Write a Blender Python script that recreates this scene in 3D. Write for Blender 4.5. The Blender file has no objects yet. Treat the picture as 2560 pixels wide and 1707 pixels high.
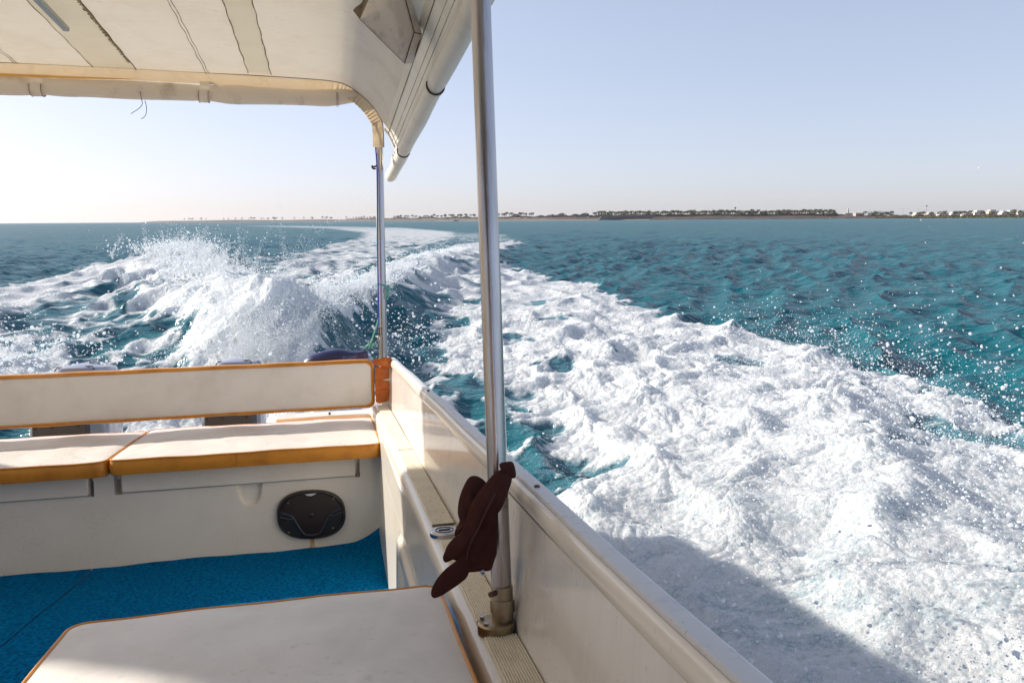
import bpy, math, random
import numpy as np
from mathutils import Matrix, Vector
rad = math.radians
random.seed(7)
RNG = np.random.default_rng(11)
S = bpy.context.scene
COL = S.collection

# ------------------------------------------------------------------ camera, sky, sun, exposure
H = 1.7                                            # eye height over the sea
Rw = Matrix(((1, .0064, 0), (-.001, .1583, -.9874), (-.0063, .9874, .1583)))
# columns of a camera matrix are its axes in the world
q = Rw.to_quaternion()
cam = bpy.data.objects.new('camera', bpy.data.cameras.new('camera'))
COL.objects.link(cam)
cam.matrix_world = Matrix.Translation((0, 0, H)) @ q.to_matrix().to_4x4()
cam.data.sensor_width = 36
cam.data.lens = 26.63
cam.data.clip_start = .02
cam.data.clip_end = 40000
S.camera = cam

# the boat runs bow up and slightly heeled: its own frame, seen from the eye
B2W = Matrix(((.9722, -.2335, -.0148), (.2338, .9670, .1015), (-.0094, -.1021, .9947))).to_quaternion().to_matrix()
BOAT = Matrix.Translation((0, 0, H)) @ B2W.to_4x4()
def b2w(p): return BOAT @ Vector(p)

SUN_AZ, SUN_EL = rad(-68), rad(25.5)
sd = Vector((math.sin(SUN_AZ) * math.cos(SUN_EL), math.cos(SUN_AZ) * math.cos(SUN_EL), math.sin(SUN_EL)))
W = bpy.data.worlds.new('World'); S.world = W; W.use_nodes = True
nt = W.node_tree; bg = nt.nodes['Background']
sky = nt.nodes.new('ShaderNodeTexSky'); sky.sky_type = 'NISHITA'; sky.sun_disc = False
sky.sun_elevation = SUN_EL; sky.sun_rotation = SUN_AZ
sky.air_density = .8; sky.dust_density = .9; sky.ozone_density = 4.6; sky.altitude = 0
tn = nt.nodes.new('ShaderNodeMix'); tn.data_type = 'RGBA'; tn.blend_type = 'MULTIPLY'; tn.inputs[0].default_value = 1
tn.inputs[7].default_value = (2.6, 2.24, 2.50, 1); nt.links.new(sky.outputs[0], tn.inputs[6])
gm = nt.nodes.new('ShaderNodeGamma'); gm.inputs[1].default_value = .5; nt.links.new(tn.outputs[2], gm.inputs[0])
hs = nt.nodes.new('ShaderNodeHueSaturation'); hs.inputs['Saturation'].default_value = .84; nt.links.new(gm.outputs[0], hs.inputs['Color']); nt.links.new(hs.outputs[0], bg.inputs[0]); bg.inputs[1].default_value = .138
sun = bpy.data.objects.new('sun', bpy.data.lights.new('sun', 'SUN')); COL.objects.link(sun)
sun.data.energy = 4.3; sun.data.angle = rad(1.1); sun.data.color = (1, .93, .82)
sun.rotation_euler = sd.to_track_quat('Z', 'Y').to_euler()
S.view_settings.view_transform = 'Standard'; S.view_settings.look = 'None'
S.view_settings.gamma = 1; S.view_settings.exposure = .85
S.cycles.use_denoising = True
S.cycles.max_bounces = 8; S.cycles.transparent_max_bounces = 8
S.cycles.caustics_reflective = False; S.cycles.caustics_refractive = False
S.cycles.sample_clamp_indirect = 6

# ------------------------------------------------------------------ materials
def mat(name, col, rough=.6, metal=0, var=None, vscale=6, vlo=.45, vhi=.7, bump=0, bscale=60, transl=0,
        tcol=None, coat=0, stretch=(1, 1, 1), sheen=0, detail=5, spec=.5, specks=0, sk_col=(.22, .17, .12), sk_scale=110):
    m = bpy.data.materials.new(name); m.use_nodes = True
    t = m.node_tree; N = t.nodes; L = t.links; p = N['Principled BSDF']
    p.inputs['Roughness'].default_value = rough; p.inputs['Metallic'].default_value = metal
    p.inputs['Coat Weight'].default_value = coat; p.inputs['Sheen Weight'].default_value = sheen
    p.inputs['Specular IOR Level'].default_value = spec
    tc = N.new('ShaderNodeTexCoord'); mp = N.new('ShaderNodeMapping'); L.new(tc.outputs['Object'], mp.inputs[0])
    mp.inputs['Scale'].default_value = stretch
    base = N.new('ShaderNodeRGB'); base.outputs[0].default_value = (*col, 1); out = base.outputs[0]
    if var:
        n = N.new('ShaderNodeTexNoise'); n.inputs['Scale'].default_value = vscale; n.inputs['Detail'].default_value = detail
        n.inputs['Roughness'].default_value = .65
        L.new(mp.outputs[0], n.inputs['Vector'])
        r = N.new('ShaderNodeMapRange'); r.inputs[1].default_value = vlo; r.inputs[2].default_value = vhi
        L.new(n.outputs[0], r.inputs[0])
        mx = N.new('ShaderNodeMix'); mx.data_type = 'RGBA'; L.new(r.outputs[0], mx.inputs[0])
        L.new(out, mx.inputs[6]); mx.inputs[7].default_value = (*var, 1); out = mx.outputs[2]
    if specks:                                      # salt spots, scuffs and specks of dirt
        ns = N.new('ShaderNodeTexNoise'); ns.inputs['Scale'].default_value = sk_scale; ns.inputs['Detail'].default_value = 3; L.new(tc.outputs['Object'], ns.inputs['Vector'])
        nb = N.new('ShaderNodeTexNoise'); nb.inputs['Scale'].default_value = 3.1; nb.inputs['Detail'].default_value = 3; L.new(tc.outputs['Object'], nb.inputs['Vector'])
        ad = N.new('ShaderNodeMath'); ad.operation = 'MULTIPLY_ADD'; L.new(nb.outputs[0], ad.inputs[0]); ad.inputs[1].default_value = .45; L.new(ns.outputs[0], ad.inputs[2])
        rs = N.new('ShaderNodeMapRange'); rs.inputs[1].default_value = .86; rs.inputs[2].default_value = .98; rs.inputs[4].default_value = specks; L.new(ad.outputs[0], rs.inputs[0])
        mk = N.new('ShaderNodeMix'); mk.data_type = 'RGBA'; L.new(rs.outputs[0], mk.inputs[0]); L.new(out, mk.inputs[6]); mk.inputs[7].default_value = (*sk_col, 1); out = mk.outputs[2]
    L.new(out, p.inputs['Base Color'])
    if bump:
        n2 = N.new('ShaderNodeTexNoise'); n2.inputs['Scale'].default_value = bscale; n2.inputs['Detail'].default_value = 4
        L.new(mp.outputs[0], n2.inputs['Vector'])
        b = N.new('ShaderNodeBump'); b.inputs['Strength'].default_value = 1; b.inputs['Distance'].default_value = bump
        L.new(n2.outputs[0], b.inputs['Height']); L.new(b.outputs[0], p.inputs['Normal'])
    if transl:
        tr = N.new('ShaderNodeBsdfTranslucent'); tr.inputs[0].default_value = (*(tcol or col), 1)
        ms = N.new('ShaderNodeMixShader'); ms.inputs[0].default_value = transl
        L.new(p.outputs[0], ms.inputs[1]); L.new(tr.outputs[0], ms.inputs[2])
        L.new(ms.outputs[0], N['Material Output'].inputs[0])
    return m

M = {}
M['gel'] = mat('gelcoat_white', (.82, .77, .69), .22, var=(.76, .70, .61), vscale=3, bump=.0006, bscale=14, coat=.3, specks=.22)
M['gel_wall'] = mat('gelcoat_streaked', (.80, .77, .73), .2, var=(.74, .70, .65), vscale=5, bump=.0011, bscale=38, stretch=(1, 2.2, .35), coat=.4, specks=.3)
M['gel_worn'] = mat('gelcoat_worn', (.62, .62, .64), .42, var=(.46, .47, .50), vscale=18, vlo=.55, vhi=.75, bump=.0003, bscale=90, specks=.7, sk_col=(.2, .2, .2))
M['tread'] = mat('tread_pad', (.84, .77, .63), .6, var=(.66, .56, .40), vscale=9, vlo=.5, vhi=.8, bump=.0003, bscale=200, specks=.7)
M['vinyl'] = mat('vinyl_white', (.72, .68, .64), .42, var=(.60, .56, .53), vscale=7, vlo=.42, vhi=.78, bump=.0035, bscale=13, detail=8, specks=.22, sk_scale=60)
M['vinyl_back'] = mat('vinyl_back', (.74, .70, .65), .5, var=(.66, .61, .56), vscale=5, bump=.0005, bscale=60)
M['orange'] = mat('vinyl_ochre', (.58, .235, .02), .38, var=(.44, .16, .015), vscale=10, bump=.0007, bscale=30)
M['pipe'] = mat('piping_brown', (.36, .16, .045), .45, var=(.22, .07, .02), vscale=20)
M['torn'] = mat('vinyl_torn_orange', (.55, .13, .01), .5, var=(.36, .08, .01), vscale=25, bump=.001, bscale=40)
M['canvas'] = mat('canvas_cream', (.82, .75, .64), .75, var=(.60, .47, .33), vscale=2.6, vlo=.48, vhi=.80, bump=.003, bscale=7, specks=.2, sk_scale=45, transl=.34, tcol=(.78, .69, .54), spec=.2)
M['canvas_band'] = mat('canvas_band_grey', (.92, .90, .82), .8, var=(.80, .75, .62), vscale=5, transl=.62, tcol=(1, .98, .9), bump=.0005, bscale=30, spec=.2)
M['canvas_hem'] = mat('canvas_hem', (.68, .61, .50), .75, var=(.42, .32, .20), vscale=9, vlo=.52, vhi=.8, bump=.004, bscale=16, transl=.3, tcol=(.75, .56, .34), spec=.2)
M['roll'] = mat('rolled_canvas', (.82, .73, .62), .6, var=(.30, .22, .14), vscale=7, vlo=.56, vhi=.86, bump=.003, bscale=16, stretch=(1, .5, 1), transl=.12, spec=.3)
M['roll_side'] = mat('rolled_canvas_side', (.90, .87, .79), .45, var=(.62, .57, .48), vscale=5, vlo=.5, vhi=.9, bump=.003, bscale=12, transl=.2, tcol=(.7, .62, .48))
M['glow'] = mat('gap_light_yellow', (.75, .48, .16), .7, transl=.5, tcol=(.85, .5, .14))
M['stitch'] = mat('seam_thread', (.12, .08, .045), .8, var=(.24, .16, .09), vscale=60)
M['glue'] = mat('glue_stain', (.24, .16, .07), .8, var=(.5, .42, .3), vscale=70, vlo=.4, vhi=.6)
M['steel'] = mat('stainless_steel', (.52, .51, .52), .22, 1, var=(.34, .30, .28), vscale=3, stretch=(8, 8, .4), bump=.0002, bscale=50)
M['steel_old'] = mat('stainless_weathered', (.42, .37, .28), .38, 1, var=(.24, .17, .09), vscale=14, vlo=.45, vhi=.7, bump=.0004, bscale=60)
M['alu'] = mat('aluminium', (.42, .44, .44), .4, .6)
M['black'] = mat('black_plastic', (.018, .017, .018), .38, bump=.0003, bscale=150)
M['mesh'] = mat('speaker_mesh', (.035, .018, .014), .45, var=(.012, .008, .008), vscale=260, vlo=.4, vhi=.6, bump=.0008, bscale=420)
M['rust'] = mat('rust_stain', (.48, .21, .04), .6, var=(.66, .50, .30), vscale=30, vlo=.4, vhi=.62, stretch=(1, 1, .4))
M['brass'] = mat('brass', (.5, .34, .1), .35, .9)
M['hat'] = mat('cap_cotton', (.062, .025, .022), .95, var=(.045, .016, .014), vscale=9, bump=.0006, bscale=380, spec=.05)
M['navy'] = mat('fender_navy', (.012, .014, .075), .3, var=(.03, .03, .10), vscale=12, bump=.002, bscale=30, coat=.2)
M['green'] = mat('rope_green', (.10, .42, .32), .8, var=(.35, .6, .5), vscale=60, bump=.0015, bscale=220)
M['blue'] = mat('rope_blue', (.01, .06, .45), .7)
M['cord'] = mat('cord_dark', (.05, .035, .04), .8)
M['string'] = mat('string_purple', (.10, .05, .13), .8)
M['cowl'] = mat('engine_cowl', (.24, .27, .36), .25, coat=.5)
M['cowl_dark'] = mat('engine_dark', (.035, .05, .075), .4)
M['dark'] = mat('gap_dark', (.02, .018, .016), .9)
M['hull'] = mat('hull_white', (.78, .77, .75), .25, coat=.4)
M['patina'] = mat('rusty_bolt', (.14, .08, .05), .6, .5)

def carpet_mat():
    m = mat('carpet_blue', (.001, .17, .42), .95, var=(.0005, .06, .18), vscale=85, vlo=.38, vhi=.66, bump=.010, bscale=95, detail=4, spec=.02)
    return m
M['carpet'] = carpet_mat()

# ------------------------------------------------------------------ mesh helpers
def link(o, parent=None):
    COL.objects.link(o)
    if parent: o.parent = parent
    return o
OFF = {}
class MB:
    def __init__(s): s.v = []; s.f = []
    def add(s, vs, fs):
        k = len(s.v); s.v += [tuple(v) for v in vs]; s.f += [tuple(i + k for i in f) for f in fs]; return s
    def box(s, x0, x1, y0, y1, z0, z1, b=0):
        if b <= 0:
            return s.add([(x, y, z) for x in (x0, x1) for y in (y0, y1) for z in (z0, z1)],
                         [(0, 1, 3, 2), (4, 6, 7, 5), (0, 4, 5, 1), (2, 3, 7, 6), (0, 2, 6, 4), (1, 5, 7, 3)])
        # bevelled in every edge: three nested slabs hulled by hand
        P = []
        for (a, ia) in ((x0, 1), (x1, -1)):
            for (c, ic) in ((y0, 1), (y1, -1)):
                for (d, id_) in ((z0, 1), (z1, -1)):
                    P += [(a, c + ic * b, d + id_ * b), (a + ia * b, c, d + id_ * b), (a + ia * b, c + ic * b, d)]
        def I(i, j, k, w): return (i * 4 + j * 2 + k) * 3 + w
        F = []
        for i in (0, 1): F.append([I(i, 0, 0, 0), I(i, 0, 1, 0), I(i, 1, 1, 0), I(i, 1, 0, 0)][::1 if i == 0 else -1])
        for j in (0, 1): F.append([I(0, j, 0, 1), I(1, j, 0, 1), I(1, j, 1, 1), I(0, j, 1, 1)][::1 if j == 0 else -1])
        for k in (0, 1): F.append([I(0, 0, k, 2), I(0, 1, k, 2), I(1, 1, k, 2), I(1, 0, k, 2)][::1 if k == 0 else -1])
        for i in (0, 1):
            for j in (0, 1): F.append([I(i, j, 0, 0), I(i, j, 0, 1), I(i, j, 1, 1), I(i, j, 1, 0)])
            for k in (0, 1): F.append([I(i, 0, k, 0), I(i, 1, k, 0), I(i, 1, k, 2), I(i, 0, k, 2)])
        for j in (0, 1):
            for k in (0, 1): F.append([I(0, j, k, 1), I(1, j, k, 1), I(1, j, k, 2), I(0, j, k, 2)])
        for i in (0, 1):
            for j in (0, 1):
                for k in (0, 1): F.append([I(i, j, k, 0), I(i, j, k, 1), I(i, j, k, 2)])
        return s.add(P, F)
    def tube(s, pts, r, n=10, closed=False, cap=True, flat=1.0):
        pts = [Vector(p) for p in pts]; m = len(pts)
        R = r if hasattr(r, '__len__') else [r] * m
        rings = []; nrm = None
        for i, p in enumerate(pts):
            a = pts[(i - 1) % m] if (closed or i > 0) else pts[i]
            b = pts[(i + 1) % m] if (closed or i < m - 1) else pts[i]
            t = (b - a).normalized()
            if nrm is None:
                nrm = Vector((0, 0, 1)) if abs(t.z) < .8 else Vector((1, 0, 0))
            nrm = (nrm - t * nrm.dot(t)).normalized(); bn = t.cross(nrm)
            rings.append([p + R[i] * (math.cos(u) * nrm * flat + math.sin(u) * bn) for u in [2 * math.pi * k / n for k in range(n)]])
        vs = [v for r_ in rings for v in r_]; fs = []
        for i in range(m if closed else m - 1):
            j = (i + 1) % m
            for k in range(n):
                l = (k + 1) % n; fs.append((i * n + k, i * n + l, j * n + l, j * n + k))
        if cap and not closed: fs += [tuple(range(n))[::-1], tuple((m - 1) * n + k for k in range(n))]
        return s.add(vs, fs)
    def grid(s, fn, nu, nv):
        vs = [fn(i / nu, j / nv) for i in range(nu + 1) for j in range(nv + 1)]
        w = nv + 1
        return s.add(vs, [(i * w + j, (i + 1) * w + j, (i + 1) * w + j + 1, i * w + j + 1) for i in range(nu) for j in range(nv)])
    def prism(s, poly, fn0, fn1):                   # a closed outline carried from fn0 to fn1, capped
        n = len(poly); vs = [fn0(*p) for p in poly] + [fn1(*p) for p in poly]
        return s.add(vs, [(i, (i + 1) % n, n + (i + 1) % n, n + i) for i in range(n)] + [tuple(range(n))[::-1], tuple(range(n, 2 * n))])
    def dome(s, outline, centre, lift, rings=10, nrm=(0, -1, 0), prof=lambda t: math.sqrt(max(0, 1 - t * t)), both=True, fold=None):
        c = Vector(centre); N_ = Vector(nrm); n = len(outline); vs = []; fs = []
        for side in ((1, -1) if both else (1,)):
            k0 = len(vs)
            vs.append(c + N_ * lift * side * prof(0))
            for r_ in range(1, rings + 1):
                t = r_ / rings
                for q_ in outline:
                    p = c.lerp(Vector(q_), t); h = lift * side * prof(t)
                    if fold: h += fold(p, t) * side
                    vs.append(p + N_ * h)
            for k in range(n): fs.append((k0, k0 + 1 + k, k0 + 1 + (k + 1) % n))
            for r_ in range(rings - 1):
                for k in range(n):
                    l = (k + 1) % n; a = k0 + 1 + r_ * n; fs.append((a + k, a + n + k, a + n + l, a + l))
        return s.add(vs, fs)
    def build(s, name, m, parent=None, smooth=True, off=None, ang=40):
        me = bpy.data.meshes.new(name)
        o_ = Vector(off) if off is not None else OFF.get(parent.name if parent else '', Vector((0, 0, 0)))
        me.from_pydata([tuple(Vector(v) - o_) for v in s.v], [], s.f); me.update()
        import bmesh
        bm = bmesh.new(); bm.from_mesh(me); bmesh.ops.recalc_face_normals(bm, faces=bm.faces)
        if smooth:
            for e in bm.edges:
                e.smooth = not (len(e.link_faces) == 2 and e.calc_face_angle(0) > rad(ang))
            for f in bm.faces: f.smooth = True
        bm.to_mesh(me); bm.free()
        for mm in (m if isinstance(m, (list, tuple)) else [m]): me.materials.append(mm)
        o = bpy.data.objects.new(name, me); link(o, parent)
        if parent: OFF[o.name] = o_
        return o
def tag(o, label, cat, group=None, kind=None):
    if label: o['label'] = label
    if cat: o['category'] = cat
    if group: o['group'] = group
    if kind: o['kind'] = kind
    return o
def thing(name, label, cat, loc=(0, 0, 0), group=None, boat=True):
    o = bpy.data.objects.new(name, None); COL.objects.link(o); o.empty_display_size = .1
    o.matrix_world = (BOAT if boat else Matrix()) @ Matrix.Translation(loc)
    OFF[o.name] = Vector(loc)
    return tag(o, label, cat, group)
def spline(pts, n=8, closed=False):
    P = [Vector(p) for p in pts]; m = len(P); out = []
    for i in range(m if closed else m - 1):
        p0 = P[(i - 1) % m] if closed or i > 0 else P[0]; p1 = P[i]; p2 = P[(i + 1) % m]
        p3 = P[(i + 2) % m] if closed or i + 2 < m else P[-1]
        for k in range(n):
            t = k / n
            out.append(.5 * ((2 * p1) + (p2 - p0) * t + (2 * p0 - 5 * p1 + 4 * p2 - p3) * t * t + (3 * p1 - p0 - 3 * p2 + p3) * t ** 3))
    if not closed: out.append(P[-1])
    return out

# ------------------------------------------------------------------ numpy noise
_P = RNG.permutation(4096); _A = RNG.random(4096) * 2 * np.pi
_G = np.stack([np.cos(_A), np.sin(_A)], 1); _V3 = RNG.random(4096)
def gnoise(x, y):
    xi = np.floor(x).astype(np.int64); yi = np.floor(y).astype(np.int64); fx = x - xi; fy = y - yi
    u = fx * fx * fx * (fx * (fx * 6 - 15) + 10); v = fy * fy * fy * (fy * (fy * 6 - 15) + 10)
    def g(a, b, dx, dy):
        h = _P[(_P[a & 4095] + b) & 4095]; return _G[h, 0] * dx + _G[h, 1] * dy
    n00 = g(xi, yi, fx, fy); n10 = g(xi + 1, yi, fx - 1, fy); n01 = g(xi, yi + 1, fx, fy - 1); n11 = g(xi + 1, yi + 1, fx - 1, fy - 1)
    return 1.5 * ((n00 * (1 - u) + n10 * u) * (1 - v) + (n01 * (1 - u) + n11 * u) * v)
def fbm(x, y, o=4, g=.5, cell=None, lam=1.0):
    s = np.zeros_like(x); a = 1; w = 1.0; tot = 0
    for k in range(o):
        amp = a
        if cell is not None: amp = a * np.clip((lam / w) / (cell * 2.0) - .6, 0, 1)
        s += amp * gnoise(x * w + 17.3 * k, y * w - 9.1 * k); tot += a; a *= g; w *= 2.03
    return s / tot
def billow(x, y, o=4, g=.5, cell=None, lam=1.0):       # puffy lumps with sharp creases between
    s = np.zeros_like(x); a = 1; w = 1.0; tot = 0
    for k in range(o):
        amp = a
        if cell is not None: amp = a * np.clip((lam / w) / (cell * 2.0) - .6, 0, 1)
        s += amp * (np.sqrt(np.abs(gnoise(x * w + 31.7 * k, y * w + 5.3 * k)) + .004)); tot += a; a *= g; w *= 2.1
    return s / tot
def sstep(a, b, x):
    t = np.clip((x - a) / (b - a), 0, 1); return t * t * (3 - 2 * t)
def inpoly(poly, x, y):                                # signed distance, positive inside
    n = len(poly); ins = np.zeros(x.shape, bool); d = np.full(x.shape, 1e9)
    for i in range(n):
        x0, y0 = poly[i]; x1, y1 = poly[(i + 1) % n]
        c = (y0 > y) != (y1 > y)
        ins ^= c & (x < (x1 - x0) * (y - y0) / ((y1 - y0) if y1 != y0 else 1e-9) + x0)
        ex, ey = x1 - x0, y1 - y0; t = np.clip(((x - x0) * ex + (y - y0) * ey) / (ex * ex + ey * ey), 0, 1)
        d = np.minimum(d, np.hypot(x - x0 - t * ex, y - y0 - t * ey))
    return np.where(ins, d, -d)
def pline(pts, x, y):                                  # distance to a path and the values carried along it
    d = np.full(x.shape, 1e9); val = np.zeros(x.shape + (len(pts[0]) - 2,))
    for p, q_ in zip(pts[:-1], pts[1:]):
        ex, ey = q_[0] - p[0], q_[1] - p[1]; t = np.clip(((x - p[0]) * ex + (y - p[1]) * ey) / (ex * ex + ey * ey), 0, 1)
        dd = np.hypot(x - p[0] - t * ex, y - p[1] - t * ey); m_ = dd < d
        d = np.where(m_, dd, d)
        for k in range(2, len(p)): val[..., k - 2] = np.where(m_, p[k] + t * (q_[k] - p[k]), val[..., k - 2])
    return d, val

# ------------------------------------------------------------------ the sea and the wake
#   ridges: (x, y, height, half width); foam paths: (x, y, radius, density)
RIDGES = [
    ([(-3.0, 9.0, .25, .6), (-4.2, 11.2, .42, .9), (-5.6, 14, .58, 1.2), (-8, 19, .58, 1.5), (-11.2, 26, .60, 1.8), (-14, 31, .32, 2.2), (-17, 37, .12, 2.4)]),
    ([(-3.0, 9.4, .34, .6), (-3.1, 11.5, .50, .8), (-2.7, 15, .52, 1.0), (-2.8, 20, .5, 1.3), (-2.8, 27, .48, 1.6), (-2.0, 38, .34, 2.2), (-1, 52, .1, 3)]),
    ([(-1.5, 5.2, .0, .5), (-2.7, 8.0, .25, .6), (-3.25, 9.8, .30, .7), (-4.1, 12, .26, .9), (-5, 15, .26, 1.2), (-6, 22, .12, 1.8), (-7, 30, .05, 2)]),
    ([(1.4, -1, .45, .8), (1.6, 1.5, .42, .8), (1.9, 3.2, .32, .9), (2.4, 5.4, .22, 1.2), (2.4, 9, .12, 1.4), (2, 14, .06, 1.5)]),
]
TROUGHS = [([(-1.6, 8, -.10, 1.0), (-1.7, 12, -.18, 1.2), (-1.6, 16, -.10, 1.2)]),
           ([(-5.6, 18, -.18, 1.4), (-7.5, 25, -.18, 1.8)]),
           ([(-5, 9.5, -.06, 1.2), (-8, 14, -.1, 2)])]
FP = [  # thick and thin foam along paths
    [(-1.2, 4.6, 1.8, 1.0), (-2.1, 6.6, 1.5, 1.0), (-2.8, 8.3, .8, 1.0), (-3.2, 9.8, .75, 1.0), (-4.1, 12, .8, .95), (-5, 15, 1.0, .8), (-6.2, 22, 1.8, .62), (-7.3, 30, 2.6, .62), (-9, 50, 4.4, .58), (-10.5, 80, 6.5, .54), (-15, 112, 8.5, .52), (-34, 180, 12, .47), (-95, 300, 15, .42)],
    [(-3.2, 9.4, .8, .95), (-4.2, 11.2, .9, .92), (-5.6, 14, 1.1, .95), (-8, 19, 1.5, .95), (-11.2, 26, 2.2, 1.0), (-14, 31, 1.6, .8)],
    [(-3.0, 9.6, .35, .98), (-3.1, 11.5, .45, .95), (-2.75, 15, .55, .9), (-2.9, 20, .8, .88), (-2.9, 27, 1.1, .85), (-2.1, 38, 1.8, .9), (-1.2, 50, 2.2, .7), (-1, 66, 2.4, .45), (-6, 100, 4, .42)],
    [(-5.2, 8.2, 1.2, .8), (-7, 9.4, 1.1, .72), (-10, 12.0, 1.3, .74), (-11.2, 15.2, 1.3, .84), (-12.4, 21, 1.4, .82), (-14.4, 29, 1.4, .8)],
    [(-11, 10, 2.0, .6), (-14, 14, 1.6, .6)],
]
FPOLY = [  # (density, softness, outline)
    (.90, .7, [(-.85, 8.4), (-1.1, 11), (-.7, 16), (-.3, 20), (-1.2, 25), (-1.6, 31), (.5, 25), (2.1, 19.5), (2.5, 16), (2.6, 13.2), (3.3, 11.2), (3.9, 8.4), (4.2, 6.6), (4.3, 5.2), (5.2, 3.4), (6.5, 1.5), (8, -3), (.3, -3), (.0, 1.6), (-.2, 3.2), (-.1, 4.2), (.15, 4.9), (.1, 5.8), (-.3, 7.2)]),
    (.62, .6, [(-1.7, 13), (-2.6, 20), (-2.6, 30), (-1.8, 40), (-.2, 31), (.6, 24), (.6, 12), (.8, 7), (.3, 6.4), (-.3, 8.2), (-1.0, 9.6), (-1.2, 10.6)]),
    (.50, .9, [(-4, 7), (-3.6, 9.5), (-5, 13.5), (-7.6, 19), (-10.5, 26), (-14.5, 31.5), (-12.6, 22), (-11.2, 15.5), (-13, 12), (-12, 6), (-7, 3)]),
    (.46, 1.2, [(-5, 16), (-7.5, 21), (-9.5, 27), (-12, 34), (-14, 60), (-17, 90), (0, 90), (-1.5, 45), (-2.6, 26), (-3.4, 16)]),
]
HOLES = [(.30, 5.0, .34, .72), (-.25, 7.3, .42, .6), (.35, 8.6, .30, .5), (1.35, 8.9, .22, .4), (-.1, 10.6, .32, .45), (.05, 6.1, .25, .5), (1.9, 2.9, .22, .35), (2.1, 2.55, .2, .3), (3.5, 5.6, .32, .6), (4.0, 4.9, .35, .65), (3.2, 6.8, .25, .5), (2.7, 5.0, .2, .45), (4.4, 3.9, .4, .6), (2.6, 8.3, .25, .4), (3.3, 4.4, .2, .35), (.9, 12.6, .35, .4), (.6, 15.5, .5, .4)]

def wake(x, y, cell):
    r = np.hypot(x, y)
    wx = x + .35 * fbm(x * .7, y * .7, 3) * np.clip(r / 8, .3, 3); wy = y + .5 * fbm(x * .6 + 40, y * .6 + 9, 3) * np.clip(r / 8, .3, 3)
    hz = np.zeros_like(x)
    for R in RIDGES + TROUGHS:
        d, v = pline(R, wx, wy); hz += v[..., 0] * np.exp(-(d / v[..., 1]) ** 2)
    dens = np.zeros_like(x); thick = np.zeros_like(x)
    jx = x + .55 * fbm(x * .9 + 3, y * .9, 4) + .3 * fbm(x * 3, y * 3 + 7, 3); jy = y + .8 * fbm(x * .8 + 70, y * .8, 4) + .4 * fbm(x * 2.5 + 5, y * 2.5, 3)
    for P in FP:
        d, v = pline(P, jx, jy); f = v[..., 1] * (1 - sstep(.55, 1.35, d / v[..., 0])); dens = np.maximum(dens, f); thick = np.maximum(thick, sstep(.72, .98, f))
    for dn, sf, P in FPOLY:
        s_ = inpoly(P, jx, jy); f = dn * sstep(-sf * .5, sf * .5, s_); dens = np.maximum(dens, f); thick = np.maximum(thick, sstep(.62, .88, f) * (1 if dn > .85 else 0))
    for hx, hy, hr, hs in HOLES:
        d = np.hypot(jx - hx, (jy - hy) * .8); k = 1 - hs * (1 - sstep(hr * .5, hr * 1.6, d)); dens = dens * k; thick = thick * k
    return hz, dens, thick

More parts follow.
